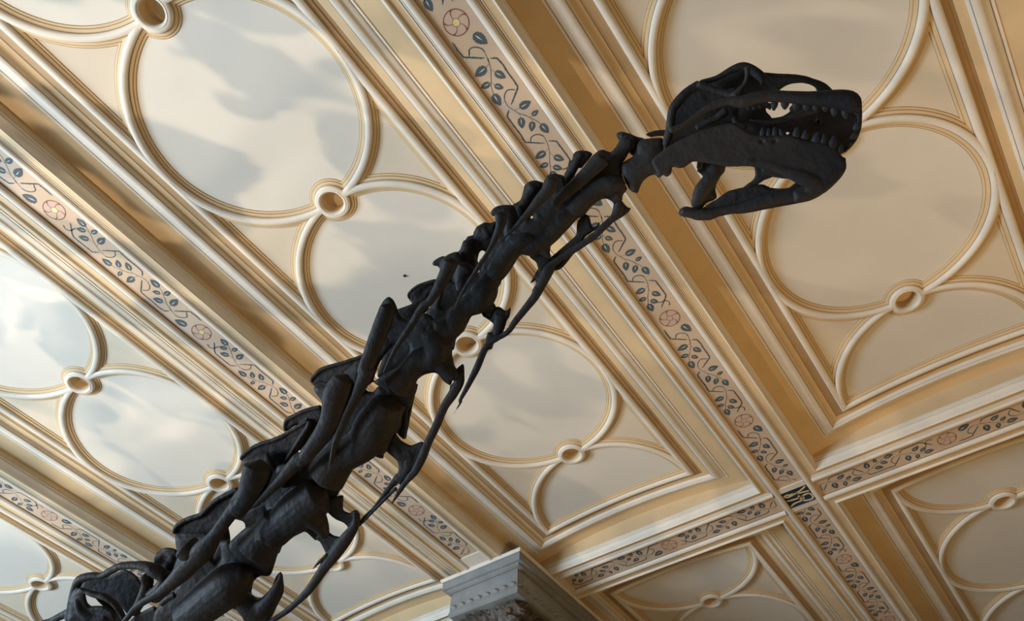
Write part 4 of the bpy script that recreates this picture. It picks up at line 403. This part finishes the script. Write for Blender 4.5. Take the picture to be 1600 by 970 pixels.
SKULL = [('L',[(1039.5,227.3,5.6),(1043.2,216.2,7.1),(1046.9,201.3,6.7),(1050.6,173.5,7.1),(1059.9,158.7,7.8),(1073.8,143.8,7.4),(1092.4,131.8,7.1)],-0.02,0.8),('L',[(1092.4,131.2,5.9),(1112.8,138.6,4.8),(1131.3,144.7,5.2),(1146.2,149.4,7.1),(1161.0,150.3,9.3)],-0.03,0.7),('L',[(1047.8,203.6,5.6),(1066.4,196.7,4.5),(1084.9,183.7,5.0),(1103.5,170.7,5.6),(1122.1,162.4,6.3),(1138.8,157.7,6.7),(1161.0,158.7,9.6),(1179.6,154.0,9.6),(1198.1,150.3,8.9),(1191.1,152.2,8.5),(1207.8,150.3,8.9),(1230.1,151.2,9.3),(1254.2,153.1,10.4),(1282.1,154.0,11.5),(1309.9,154.9,14.5),(1328.5,159.6,15.6),(1337.7,171.6,9.3)],-0.07,0.75),('L',[(1167.5,104.8,5.2),(1167.5,119.7,4.1),(1163.3,131.8,4.1),(1155.5,142.0,5.6),(1148.0,150.3,6.3)],-0.04,0.7),('L',[(1094.2,129.3,4.5),(1118.3,122.5,4.5),(1138.8,111.3,5.6),(1157.3,103.9,6.7),(1172.2,107.6,7.4),(1188.9,119.7,7.8),(1200.0,130.8,7.4),(1191.1,125.3,8.2),(1204.1,132.7,5.9),(1217.1,141.0,4.1)],0.0,0.8),('P',[(1042.3,210.6),(1047.8,205.0),(1057.1,201.3),(1075.7,193.9),(1099.8,179.1),(1135.0,164.2),(1149.9,153.1),(1187.0,151.2),(1205.6,147.5),(1191.1,117.8),(1183.7,112.3),(1187.0,110.4),(1166.6,101.1),(1138.8,108.6),(1118.3,119.7),(1094.2,128.0),(1072.0,143.8),(1053.4,160.5),(1046.9,173.5),(1044.1,201.3)],0.1,5,[]),('P',[(1138.8,111.3),(1157.3,101.1),(1168.5,104.8),(1166.6,119.7),(1161.0,132.7),(1131.3,141.0),(1120.2,138.2),(1094.2,129.9),(1118.3,119.7)],0.05,3,[]),('P',[(1037.6,234.7),(1041.3,216.2),(1047.8,201.3),(1075.7,186.5),(1103.5,169.8),(1135.0,158.7),(1161.0,162.4),(1187.0,160.5),(1198.1,160.5),(1206.0,160.5),(1204.1,173.5),(1194.8,166.1),(1198.6,175.4),(1206.0,183.7),(1180.0,186.5),(1180.0,193.9),(1203.7,205.0),(1174.0,206.9),(1149.9,201.3),(1123.9,201.3),(1075.7,216.2),(1057.1,231.0)],0.07,5,[]),('L',[(1149.9,167.9,4.8),(1148.0,179.1,5.6),(1149.9,190.2,5.2),(1164.7,199.5,5.2)],0.02,0.8),('P',[(1157.3,190.2),(1202.8,186.5),(1202.8,218.0),(1161.0,210.6)],0.06,4,[]),('L',[(1088.7,199.5,5.6),(1099.8,193.9,5.6),(1116.5,186.5,5.6),(1135.0,173.5,7.4)],0.0,0.7),('L',[(1187.4,116.9,4.5),(1202.3,120.6,7.1),(1217.1,123.4,8.5),(1235.7,123.4,7.8),(1257.9,124.3,5.6),(1272.8,129.9,5.2),(1283.9,136.4,6.7),(1293.2,145.7,8.4)],0.1,0.8),('P',[(1193.0,114.1),(1217.1,116.3),(1241.2,115.6),(1257.9,118.8),(1280.2,125.3),(1291.3,130.8),(1300.6,139.7),(1309.9,149.4),(1283.9,149.4),(1276.5,143.8),(1273.7,136.4),(1267.2,132.7),(1254.2,129.9),(1237.5,131.2),(1226.4,135.1),(1219.3,140.1),(1202.3,142.9),(1189.3,130.8)],0.1,5,[]),('P',[(1238.5,169.8),(1250.5,162.4),(1309.9,167.9),(1337.7,177.2),(1345.5,186.5),(1342.9,201.3),(1334.4,218.0),(1323.3,232.9),(1316.4,240.7),(1309.9,238.5),(1291.3,227.3),(1269.1,223.6),(1235.7,219.9),(1213.4,212.5),(1198.6,208.8),(1180.0,208.8),(1180.0,186.5),(1191.1,187.4),(1206.0,184.3),(1220.8,181.9),(1230.1,177.2)],0.07,4,[[(1278.3,186.1),(1281.3,188.0),(1281.9,190.9),(1280.2,193.5),(1277.2,193.5),(1274.8,191.7),(1274.8,188.7),(1276.5,186.5)],[(1226.8,208.4),(1229.7,206.2),(1234.4,206.5),(1233.8,208.8),(1229.7,210.2),(1227.3,209.9)]]),('L',[(1170.5,187.4,1.7),(1187.8,189.7,2.9),(1205.1,192.0,4.3),(1225.3,189.1,4.9),(1239.7,182.5,5.2),(1257.1,176.7,5.2),(1280.1,172.4,4.0)],-0.01,0.6),('L',[(1235.7,169.8,5.6),(1254.2,169.8,7.4),(1282.1,164.2,8.4),(1309.9,167.9,7.4)],0.02,0.8),('L',[(1321.0,151.2,9.3),(1334.0,156.8,10.8),(1341.1,171.6,5.6),(1342.9,186.5,4.1),(1341.8,199.5,4.1),(1334.9,216.2,4.5),(1325.7,228.2,4.5),(1318.2,236.6,3.0)],0.01,0.8),('L',[(1276.5,193.9,7.4),(1298.8,190.2,9.3),(1321.0,193.9,9.3),(1332.2,201.3,9.3)],0.11,0.5),('P',[(1090.6,242.5),(1133.8,242.5),(1133.8,262.2),(1131.9,268.8),(1122.5,280.0),(1117.8,295.0),(1120.6,310.0),(1103.8,317.5),(1096.3,326.9),(1085.0,327.3),(1078.8,317.5),(1085.0,300.6),(1098.5,275.9),(1088.4,266.9),(1093.4,253.8)],0.08,6,[]),('L',[(1118.8,257.5,13.1),(1115.0,272.5,11.3),(1103.8,287.5,12.2),(1094.4,300.6,11.6),(1087.8,317.5,7.9)],0.06,0.6),('L',[(1096.3,242.5,5.6),(1092.5,263.1,4.5)],0.04,0.8),('P',[(1178.8,248.1),(1220.0,253.8),(1235.0,276.3),(1227.5,280.0),(1218.1,278.1),(1208.8,276.3),(1203.1,278.5),(1182.5,286.0),(1171.3,293.5),(1160.0,293.5),(1175.0,281.9),(1179.7,274.4)],0.08,4,[]),('L',[(1199.4,265.0,9.4),(1190.0,276.3,6.8),(1178.8,285.6,5.3),(1167.5,293.1,4.1)],0.08,0.7),('L',[(1195.6,261.3,9.4),(1208.8,270.6,5.6),(1223.8,276.3,3.4)],0.05,0.7)]
JAW = [('P',[(1017.5,253.2),(1023.3,244.5),(1037.7,233.0),(1055.0,222.0),(1075.2,212.8),(1095.4,204.1),(1118.5,196.9),(1144.5,191.1),(1156.0,195.4),(1164.7,202.7),(1182.0,209.9),(1205.1,211.3),(1231.1,209.9),(1251.3,215.6),(1268.6,220.0),(1285.9,221.4),(1300.3,227.2),(1309.0,233.0),(1316.2,244.5),(1322.0,246.5),(1321.4,264.7),(1311.9,279.1),(1300.3,292.1),(1285.9,302.8),(1268.6,295.0),(1251.3,282.0),(1228.2,279.1),(1205.1,264.7),(1176.2,260.4),(1135.8,260.4),(1109.9,256.0),(1091.1,252.6),(1081.0,253.2),(1069.5,261.8),(1062.3,263.3),(1050.7,260.4),(1049.3,271.1),(1042.0,276.8),(1034.8,272.8),(1031.9,279.1),(1027.6,271.9),(1023.3,264.7)],-0.07,5,[[(1187.8,219.7),(1192.4,220.3),(1192.4,221.7),(1187.8,221.4)],[(1208.9,219.7),(1212.0,219.1),(1212.0,221.1),(1209.1,221.7)]]),('L',[(1031.9,250.3,10.4),(1066.6,237.3,14.4),(1101.2,230.1,21.6),(1135.8,230.1,27.4),(1170.5,235.8,23.1),(1205.1,241.6,24.5),(1239.7,250.3,27.4),(1268.6,258.9,28.9),(1285.9,267.6,20.2)],-0.05,0.35),('L',[(1164.7,253.2,5.8),(1199.3,256.0,5.8),(1228.2,267.6,7.5),(1257.1,279.1,11.5),(1280.1,287.8,8.7)],-0.078,0.45),('L',[(1265.7,295.0,6.9),(1285.9,279.1,8.7),(1300.3,261.8,8.7),(1311.9,250.3,5.8)],-0.075,0.4),('P',[(1261.3,287.5),(1283.8,276.3),(1310.0,246.3),(1316.6,248.1),(1319.4,245.3),(1321.8,249.1),(1321.3,262.2),(1311.9,278.1),(1298.8,291.3),(1280.0,304.4),(1261.3,312.8),(1242.5,317.5),(1238.8,298.8)],-0.02,6,[]),('L',[(1317.5,251.9,4.1),(1317.5,263.1,4.5),(1306.3,278.1,5.6),(1289.4,293.1,6.0),(1268.8,304.4,7.5),(1250.0,310.0,6.8)],-0.02,0.8),('L',[(1265.0,295.0,11.3),(1283.8,281.9,11.3),(1302.5,263.1,9.4)],-0.05,0.7),('P',[(1058.8,332.5),(1062.5,325.9),(1070.0,322.2),(1079.4,323.1),(1096.3,325.4),(1105.6,319.4),(1120.6,310.0),(1137.5,297.8),(1160.0,293.1),(1182.5,287.9),(1193.8,287.9),(1201.3,292.8),(1220.0,294.4),(1233.1,292.6),(1241.6,285.6),(1251.9,283.8),(1265.0,291.3),(1293.1,293.1),(1274.4,306.3),(1255.6,316.0),(1218.1,323.5),(1180.6,330.6),(1160.0,333.8),(1141.3,334.8),(1120.6,339.4),(1109.4,344.1),(1088.8,344.1),(1077.5,340.4),(1063.4,337.8)],0.08,5,[]),('L',[(1066.3,330.6,6.8),(1085.0,333.4,8.6),(1109.4,334.4,8.3),(1130.0,328.8,6.8),(1160.0,324.1,8.3),(1190.0,315.6,11.3),(1218.1,308.1,12.4),(1242.5,304.4,12.0),(1261.3,302.5,11.3)],0.06,0.6),('L',[(1126.3,310.0,2.6),(1141.3,300.6,3.4),(1163.8,295.9,3.8),(1188.1,292.2,4.5),(1201.3,295.9,3.8)],0.08,0.8)]
TEETH_U = [(1210.6,159.0,1208.8,172.0,5.3),(1226.8,157.7,1226.4,170.2,6.3),(1244.0,160.5,1242.7,172.8,5.8),(1259.8,162.4,1258.9,172.8,5.3),(1274.6,164.2,1273.7,173.5,4.8),(1289.5,165.2,1289.9,174.6,4.8),(1304.0,167.9,1302.8,180.9,5.8),(1320.1,171.6,1321.4,185.0,5.3),(1336.8,171.6,1341.1,180.2,3.9),(1341.1,193.9,1334.0,203.2,4.8),(1337.7,208.8,1328.5,218.0,4.3),(1328.5,223.6,1321.0,227.3,3.4),(1168.5,164.2,1169.4,171.6,3.4),(1177.7,163.3,1177.7,171.6,3.6),(1186.1,161.4,1187.0,168.9,3.6),(1197.6,158.3,1196.7,164.2,2.4)]
TEETH_L = [(1191.1,212.5,1192.2,199.1,4.3),(1200.8,212.5,1201.5,200.6,4.1),(1210.6,211.5,1210.6,198.4,4.6),(1222.7,212.5,1218.0,201.3,4.3),(1244.0,213.4,1245.3,199.1,5.8),(1257.0,216.2,1259.8,203.2,5.8),(1273.7,221.7,1278.0,206.5,6.3),(1285.8,223.6,1288.4,208.8,5.3),(1298.8,231.0,1304.0,212.5,6.3),(1310.8,238.5,1316.4,226.4,4.8)]

RV = [Vector(r) for r in RM]
def base_depth(u, v):
    s = ((1200 - u) * 1000 + (v - 220) * 710) / (1000 ** 2 + 710 ** 2)
    return 2.45 + 0.75 * s
def P3(u, v, dd):
    d = base_depth(u, v) + dd * 0.9
    return EYE + RV[0] * ((u - 800) / FPX * d) + RV[1] * ((v - 485) / FPX * d) + RV[2] * d

import numpy as np
class BoneMesh:
    def __init__(s): s.bm = bmesh.new()
    def limb(s, pts, dd, flat):
        # Catmull-Rom through centres, rings of an ellipse flattened along the view depth
        P = [tuple(p) for p in pts]; n = len(P); Q = []
        if n == 2: P = [P[0], tuple((a + b) / 2 for a, b in zip(P[0], P[1])), P[1]]; n = 3
        for i in range(n - 1):
            a, b, c, d = P[max(i - 1, 0)], P[i], P[i + 1], P[min(i + 2, n - 1)]
            for k in range(4):
                t = k / 4
                Q.append([0.5 * (2 * b[j] + (c[j] - a[j]) * t + (2 * a[j] - 5 * b[j] + 4 * c[j] - d[j]) * t * t + (3 * b[j] - a[j] - 3 * c[j] + d[j]) * t ** 3) for j in range(3)])
        Q.append(list(P[-1][:3]))
        N = 20; prev = None; rings = []
        cen = [P3(q[0], q[1], dd) for q in Q]
        for i, q in enumerate(Q):
            T = (cen[min(i + 1, len(Q) - 1)] - cen[max(i - 1, 0)]).normalized()
            view = (cen[i] - EYE).normalized(); A = T.cross(view).normalized(); B = A.cross(T).normalized()
            r = max(q[2], 0.6) * base_depth(q[0], q[1]) / FPX
            rings.append([s.bm.verts.new(cen[i] + A * (r * math.cos(2 * math.pi * k / N)) + B * (r * flat * math.sin(2 * math.pi * k / N))) for k in range(N)])
            if i == 0: c0 = s.bm.verts.new(cen[i] - T * r * 0.6)
            if i == len(Q) - 1: c1 = s.bm.verts.new(cen[i] + T * r * 0.6)
        for i in range(len(rings) - 1):
            for k in range(N): s.bm.faces.new((rings[i][k], rings[i][(k + 1) % N], rings[i + 1][(k + 1) % N], rings[i + 1][k]))
        for k in range(N):
            s.bm.faces.new((rings[0][(k + 1) % N], rings[0][k], c0)); s.bm.faces.new((rings[-1][k], rings[-1][(k + 1) % N], c1))
    def plate(s, pts, dd, th, holes):
        # inflated blade: outline filled on a fine grid, thickness swelling away from its rim
        def dense(lp):
            n = len(lp); o = []
            for i in range(n):
                a, b, c, d = lp[i - 1], lp[i], lp[(i + 1) % n], lp[(i + 2) % n]
                m = max(1, min(5, int(math.hypot(c[0] - b[0], c[1] - b[1]) / 4)))
                for k in range(m):
                    t = k / m
                    o.append([0.25 * (2 * b[j] + (c[j] - a[j]) * t + (2 * a[j] - 5 * b[j] + 4 * c[j] - d[j]) * t * t + (3 * b[j] - a[j] - 3 * c[j] + d[j]) * t ** 3) + 0.5 * (b[j] + (c[j] - b[j]) * t) for j in (0, 1)])
            return np.array(o)
        lps = [dense([p[:2] for p in pts])] + [dense([p[:2] for p in h]) for h in holes]
        x0, y0 = lps[0].min(0) - 2; x1, y1 = lps[0].max(0) + 2
        st = 1.0; xs = np.arange(x0, x1, st); ys = np.arange(y0, y1, st)
        X, Y = np.meshgrid(xs, ys); Pq = np.stack([X.ravel(), Y.ravel()], 1)
        best = np.full(len(Pq), 1e9); near = np.zeros_like(Pq); inside = None
        for li, lp in enumerate(lps):
            wn = np.zeros(len(Pq), int)
            for i in range(len(lp)):
                A, B = lp[i], lp[(i + 1) % len(lp)]; AB = B - A; l2 = max(AB @ AB, 1e-9)
                t = np.clip(((Pq - A) @ AB) / l2, 0, 1); C = A + t[:, None] * AB; D = ((Pq - C) ** 2).sum(1)
                k = D < best; best[k] = D[k]; near[k] = C[k]
                cr = AB[0] * (Pq[:, 1] - A[1]) - AB[1] * (Pq[:, 0] - A[0])
                up = (A[1] <= Pq[:, 1]) & (B[1] > Pq[:, 1]) & (cr > 0); dn = (A[1] > Pq[:, 1]) & (B[1] <= Pq[:, 1]) & (cr < 0)
                wn += up.astype(int) - dn.astype(int)
            inside = (wn != 0) if li == 0 else inside & (wn == 0)
        dist = np.sqrt(best); H, Wd = X.shape; ins = inside.reshape(H, Wd)
        cell = ins[:-1, :-1] | ins[1:, :-1] | ins[:-1, 1:] | ins[1:, 1:]
        fr, bk = {}, {}
        def vert(i, j):
            k = i * Wd + j
            if k in fr: return
            if inside[k]:
                d = dist[k]; q = 1 - min(d / (1.15 * th), 1); t = th * math.sqrt(1 - q * q) + (0.16 * min(d, 30) if th > 5 else 0)
                x, y = Pq[k]; t = t * base_depth(x, y) / FPX
                fr[k] = s.bm.verts.new(P3(x, y, dd - t)); bk[k] = s.bm.verts.new(P3(x, y, dd + t))
            else:
                x, y = near[k]; v = s.bm.verts.new(P3(x, y, dd)); fr[k] = v; bk[k] = v
        for i, j in zip(*np.nonzero(cell)):
            for a, b in ((i, j), (i, j + 1), (i + 1, j + 1), (i + 1, j)): vert(a, b)
            K = [i * Wd + j, i * Wd + j + 1, (i + 1) * Wd + j + 1, (i + 1) * Wd + j]
            for dct, rev in ((fr, 0), (bk, 1)):
                q = [dct[k] for k in K]
                if rev: q.reverse()
                try: s.bm.faces.new(q)
                except ValueError: pass
    def prims(s, pr):
        for p in pr:
            if p[0] == 'L': s.limb(p[1], p[2], p[3])
            else: s.plate(p[1], p[2], p[3], p[4])
    def build(s, name, mt, parent, voxel=0.005, smooth_it=5, rough=0.0016, remesh=True):
        me = bpy.data.meshes.new(name); s.bm.to_mesh(me); s.bm.free()
        o = bpy.data.objects.new(name, me); COL.objects.link(o)
        if remesh:
            r = o.modifiers.new('r', 'REMESH'); r.mode = 'VOXEL'; r.voxel_size = voxel
            q = o.modifiers.new('s', 'SMOOTH'); q.iterations = smooth_it; q.factor = 0.5
            tx = bpy.data.textures.get('bone_relief') or bpy.data.textures.new('bone_relief', 'CLOUDS'); tx.noise_scale = 0.07; tx.noise_depth = 4
            dm = o.modifiers.new('d', 'DISPLACE'); dm.texture = tx; dm.strength = rough * 2; dm.mid_level = 0.5; dm.texture_coords = 'GLOBAL'
            dg = bpy.context.evaluated_depsgraph_get(); ev = o.evaluated_get(dg)
            m2 = bpy.data.meshes.new_from_object(ev, depsgraph=dg); o.modifiers.clear(); o.data = m2; bpy.data.meshes.remove(me)
            o.data.name = name
        o.data.materials.clear(); o.data.materials.append(mt)
        o.data.polygons.foreach_set('use_smooth', [True] * len(o.data.polygons))
        if parent: o.parent = parent
        return o

skel = bpy.data.objects.new('dinosaur_skeleton', None); COL.objects.link(skel); skel.location = P3(150, 960, 0.0)
tag(skel, 'long black dinosaur skeleton neck with open-mouthed skull reaching up under the ceiling', 'dinosaur skeleton')
for nm, prims, near, far in NECK:
    b = BoneMesh(); b.prims(prims); vo = b.build(nm, M_BONE, skel, 0.0038)
    if near:
        b = BoneMesh(); b.prims(near); b.build('cervical_rib', M_BONE, vo, 0.004, 3)
    if far:
        b = BoneMesh(); b.prims(far); b.build('cervical_rib', M_BONE, vo, 0.0035, 2, 0.001)
b = BoneMesh(); b.prims(SKULL); sk = b.build('skull', M_BONE, skel, 0.0035, 3, 0.0015)
b = BoneMesh(); b.prims(JAW); jw = b.build('lower_jaw', M_BONE, skel, 0.0035, 3, 0.0015)
for lst, par, dd in ((TEETH_U, sk, -0.05), (TEETH_L, jw, -0.07)):
    for x1, y1, x2, y2, r in lst:
        b = BoneMesh(); b.limb([(x1, y1, r), ((x1 + x2) / 2, (y1 + y2) / 2, r * .95), (x2, y2, r * .4)], dd, .8)
        b.build('tooth', M_TOOTH, par, remesh=False)

for o in skel.children: o.location = -skel.location

# ---------------- stone pier under the beam crossing ----------------
pier = bpy.data.objects.new('stone_pier', None); COL.objects.link(pier)
PC = (X0 * S, (Y0 + W) * S); pier.location = (PC[0], PC[1], 0)
tag(pier, 'carved stone pier with leafy capital and grey cornice carrying the ceiling beams', 'pillar')
AX, AY = 0.1889, 0.1193
def zc(z): return EYE.z + z * S
def rect_loop(i, z, n=6):
    hx, hy = (AX - i) * S, (AY - i) * S
    P = [(-hx + 2 * hx * k / n, -hy) for k in range(n)] + [(hx, -hy + 2 * hy * k / n) for k in range(n)] + [(hx - 2 * hx * k / n, hy) for k in range(n)] + [(-hx, hy - 2 * hy * k / n) for k in range(n)]
    return [(x, y, zc(z)) for x, y in P]
def prism(name, prof, mats, mlist, cap=True, smooth=30):
    g = G(); L = [rect_loop(i, z) for i, z in prof]; b = g.loops(L, mlist)
    if cap:
        n = len(L[0]); g.fan(b, n, (0, 0, zc(prof[0][1])), 0); g.fan(b + (len(L) - 1) * n, n, (0, 0, zc(prof[-1][1])), 0)
    return link_mesh(name, g.v, g.f, mats, g.m, parent=pier, smooth=smooth)
pr_ = [(0.0, 0.9995), (0.0, 0.996), (0.0035, 0.9925), (0.004, 0.990), (0.0055, 0.9895), (0.0050, 0.984), (0.0068, 0.979), (0.0068, 0.976), (0.0046, 0.975), (0.0052, 0.9725), (0.0120, 0.9710), (0.0140, 0.9690), (0.0140, 0.9675), (0.0160, 0.9670), (0.0180, 0.9655), (0.0240, 0.9650), (0.0255, 0.9630)]
prism('cornice', pr_, [M_STONE, M_CREAM], [1, 1] + [0] * (len(pr_) - 3))
fz_ = [(0.026, 0.9632), (0.0225, 0.9600), (0.0215, 0.950), (0.0215, 0.918), (0.0195, 0.914), (0.0195, 0.908), (0.024, 0.905), (0.040, 0.9045)]
prism('frieze_block', fz_, [M_STONE], [0] * (len(fz_) - 1))
# small raised scroll bosses along the frieze block
def boss(g, c, nrm, tan, a, b, h):
    N = 12; cs = Vector(c); nv = Vector(nrm); tv = Vector(tan); uv = Vector((0, 0, 1))
    L = []
    for r, hh in ((1, 0), (.8, .55), (.5, .85), (.2, 1)):
        L.append([tuple(cs + tv * (a * r * math.cos(2 * math.pi * k / N)) + uv * (b * r * math.sin(2 * math.pi * k / N) + .3 * a * r * math.cos(2 * math.pi * k / N)) + nv * (h * hh)) for k in range(N)])
    bb = g.loops(L, [0] * 3); g.fan(bb + 3 * N, N, tuple(cs + nv * h), 0)
g = G()
for face in range(4):
    half = (AY if face in (0, 2) else AX) - 0.0215; dist = (AX if face in (0, 2) else AY) - 0.0212
    nrm = [(-1, 0, 0), (0, -1, 0), (1, 0, 0), (0, 1, 0)][face]; tan = [(0, 1, 0), (1, 0, 0), (0, -1, 0), (-1, 0, 0)][face]
    n = 8 if face in (0, 2) else 12
    for k in range(n):
        t = (-1 + (2 * k + 1) / n) * half * S
        c = Vector(nrm) * dist * S + Vector(tan) * t
        boss(g, (c.x, c.y, zc(0.927)), nrm, tan, half * S / n * .8, 0.035, 0.035)
link_mesh('scroll_ornament', g.v, g.f, [M_STONE], g.m, parent=pier, smooth=60)
bell = [(0.050, 0.9046), (0.052, 0.895), (0.060, 0.87), (0.066, 0.84), (0.066, 0.80), (0.058, 0.795), (0.058, 0.785), (0.066, 0.78)]
prism('capital', bell, [M_STONE2], [0] * 7)
prism('shaft', [(0.068, 0.78), (0.068, -0.20), (0.050, -0.205), (0.050, -0.2666)], [M_STONE], [0] * 3)
# carved leaves of the capital
rnd = random.Random(4)
g = G()
def carved_leaf(c, nrm, tan, w, h, curl, tilt):
    cs, nv, tv, uv = Vector(c), Vector(nrm), Vector(tan), Vector((0, 0, 1))
    uv2 = uv * math.cos(tilt) + tv * math.sin(tilt); tv2 = tv * math.cos(tilt) - uv * math.sin(tilt)
    NR_, NC = 9, 6; L = []
    for i in range(NR_ + 1):
        t = i / NR_; wid = w * math.sin(math.pi * min(t * .85 + .15, 1)) ** .6 * (1 + .28 * math.cos(t * 22)); out = curl * (t ** 2.2) * 1.1 + .02; up = h * (t - .28 * t ** 4)
        row = []
        for j in range(NC + 1):
            s_ = (j / NC - .5) * 2
            row.append(tuple(cs + uv2 * up + tv2 * (wid * s_) + nv * (out + .035 * (1 - abs(s_)) + .012 * math.cos(s_ * 9) - .02 * abs(s_))))
        L.append(row)
    g.loops(L, [0] * NR_, closed=False)
    L2 = [[tuple(Vector(p) - nv * 0.03) for p in r] for r in L]; g.loops(L2, [0] * NR_, closed=False)
for face in range(4):
    hl = (AY if face in (0, 2) else AX) - 0.05; dist = (AX if face in (0, 2) else AY) - 0.056
    nrm = [(-1, 0, 0), (0, -1, 0), (1, 0, 0), (0, 1, 0)][face]; tan = [(0, 1, 0), (1, 0, 0), (0, -1, 0), (-1, 0, 0)][face]
    for row, (z, n, w, h, cu) in enumerate(((0.805, 6, .11, .26, .10), (0.838, 7, .10, .24, .13), (0.866, 8, .085, .20, .15), (0.884, 10, .065, .13, .12))):
        m_ = n if face in (0, 2) else int(n * 1.8)
        for k in range(m_ + 1):
            t = (-1 + 2 * (k + (.5 if row % 2 else 0)) / m_) * (hl + .004) * S
            if abs(t) > (hl + .01) * S: continue
            c = Vector(nrm) * dist * S + Vector(tan) * t
            carved_leaf((c.x, c.y, zc(z)), nrm, tan, 1.35 * w * rnd.uniform(.8, 1.15), h * rnd.uniform(.85, 1.1), cu * rnd.uniform(.7, 1.3), rnd.uniform(-.45, .45))
link_mesh('carved_leaves', g.v, g.f, [M_STONE2], g.m, parent=pier, smooth=40)
# ---------------- floor of the hall ----------------
M_FLOOR = mat('pale_stone_floor', (0.50, 0.46, 0.40), 0.5, 0.15, 0.6, bump=0.05)
fx0, fx1, fy0, fy1 = (X0 - LX) * S, (X0 + LX) * S, (Y0 - 2 * W) * S, (Y0 + 4 * W) * S
fl_ = link_mesh('floor', [(fx0, fy0, 0), (fx1, fy0, 0), (fx1, fy1, 0), (fx0, fy1, 0), (fx0, fy0, -.2), (fx1, fy0, -.2), (fx1, fy1, -.2), (fx0, fy1, -.2)], [(0, 1, 2, 3), (7, 6, 5, 4), (0, 4, 5, 1), (1, 5, 6, 2), (2, 6, 7, 3), (3, 7, 4, 0)], [M_FLOOR], smooth=0)
tag(fl_, kind='structure')
M_WALL = mat('warm_buff_wall', (0.36, 0.27, 0.17), 0.7, 0.15, 0.8, bump=0.1)
def slab(name, x0, x1, y0, y1, z0, z1, mt):
    v = [(x, y, z) for z in (z0, z1) for x, y in ((x0, y0), (x1, y0), (x1, y1), (x0, y1))]
    o = link_mesh(name, v, [(0, 3, 2, 1), (4, 5, 6, 7), (0, 1, 5, 4), (1, 2, 6, 5), (2, 3, 7, 6), (3, 0, 4, 7)], [mt], smooth=0); tag(o, kind='structure'); return o
slab('wall_light_block_far', fx1, fx1 + .4, fy0, fy1, 0, 7.9, M_WALL)  # both walls are unseen, added to block low light from the sides
slab('wall_light_block_right', fx0, fx1, fy0 - .4, fy0, 0, 7.9, M_WALL)
# small dark fixing point in one of the round panels
g = G(); N = 12; hx, hy = 1.2549, 0.3578
L = [[((hx * S + r * math.cos(2 * math.pi * k / N)), (hy * S + r * math.sin(2 * math.pi * k / N)), (vault(hy) - 1) * S - dz) for k in range(N)] for r, dz in ((.016, -.004), (.016, .006), (.009, .010), (.008, .022))]
b_ = g.loops(L, [0] * 3); g.fan(b_ + 3 * N, N, (hx * S, hy * S, (vault(hy) - 1) * S - .022), 0)
link_mesh('fixing_point', g.v, g.f, [M_BONE], g.m, parent=[o for o in bpy.data.objects if o.name.startswith('ceiling') and (o.location - wpos(X0 - LX, Y0, 1)).length < .01][0])
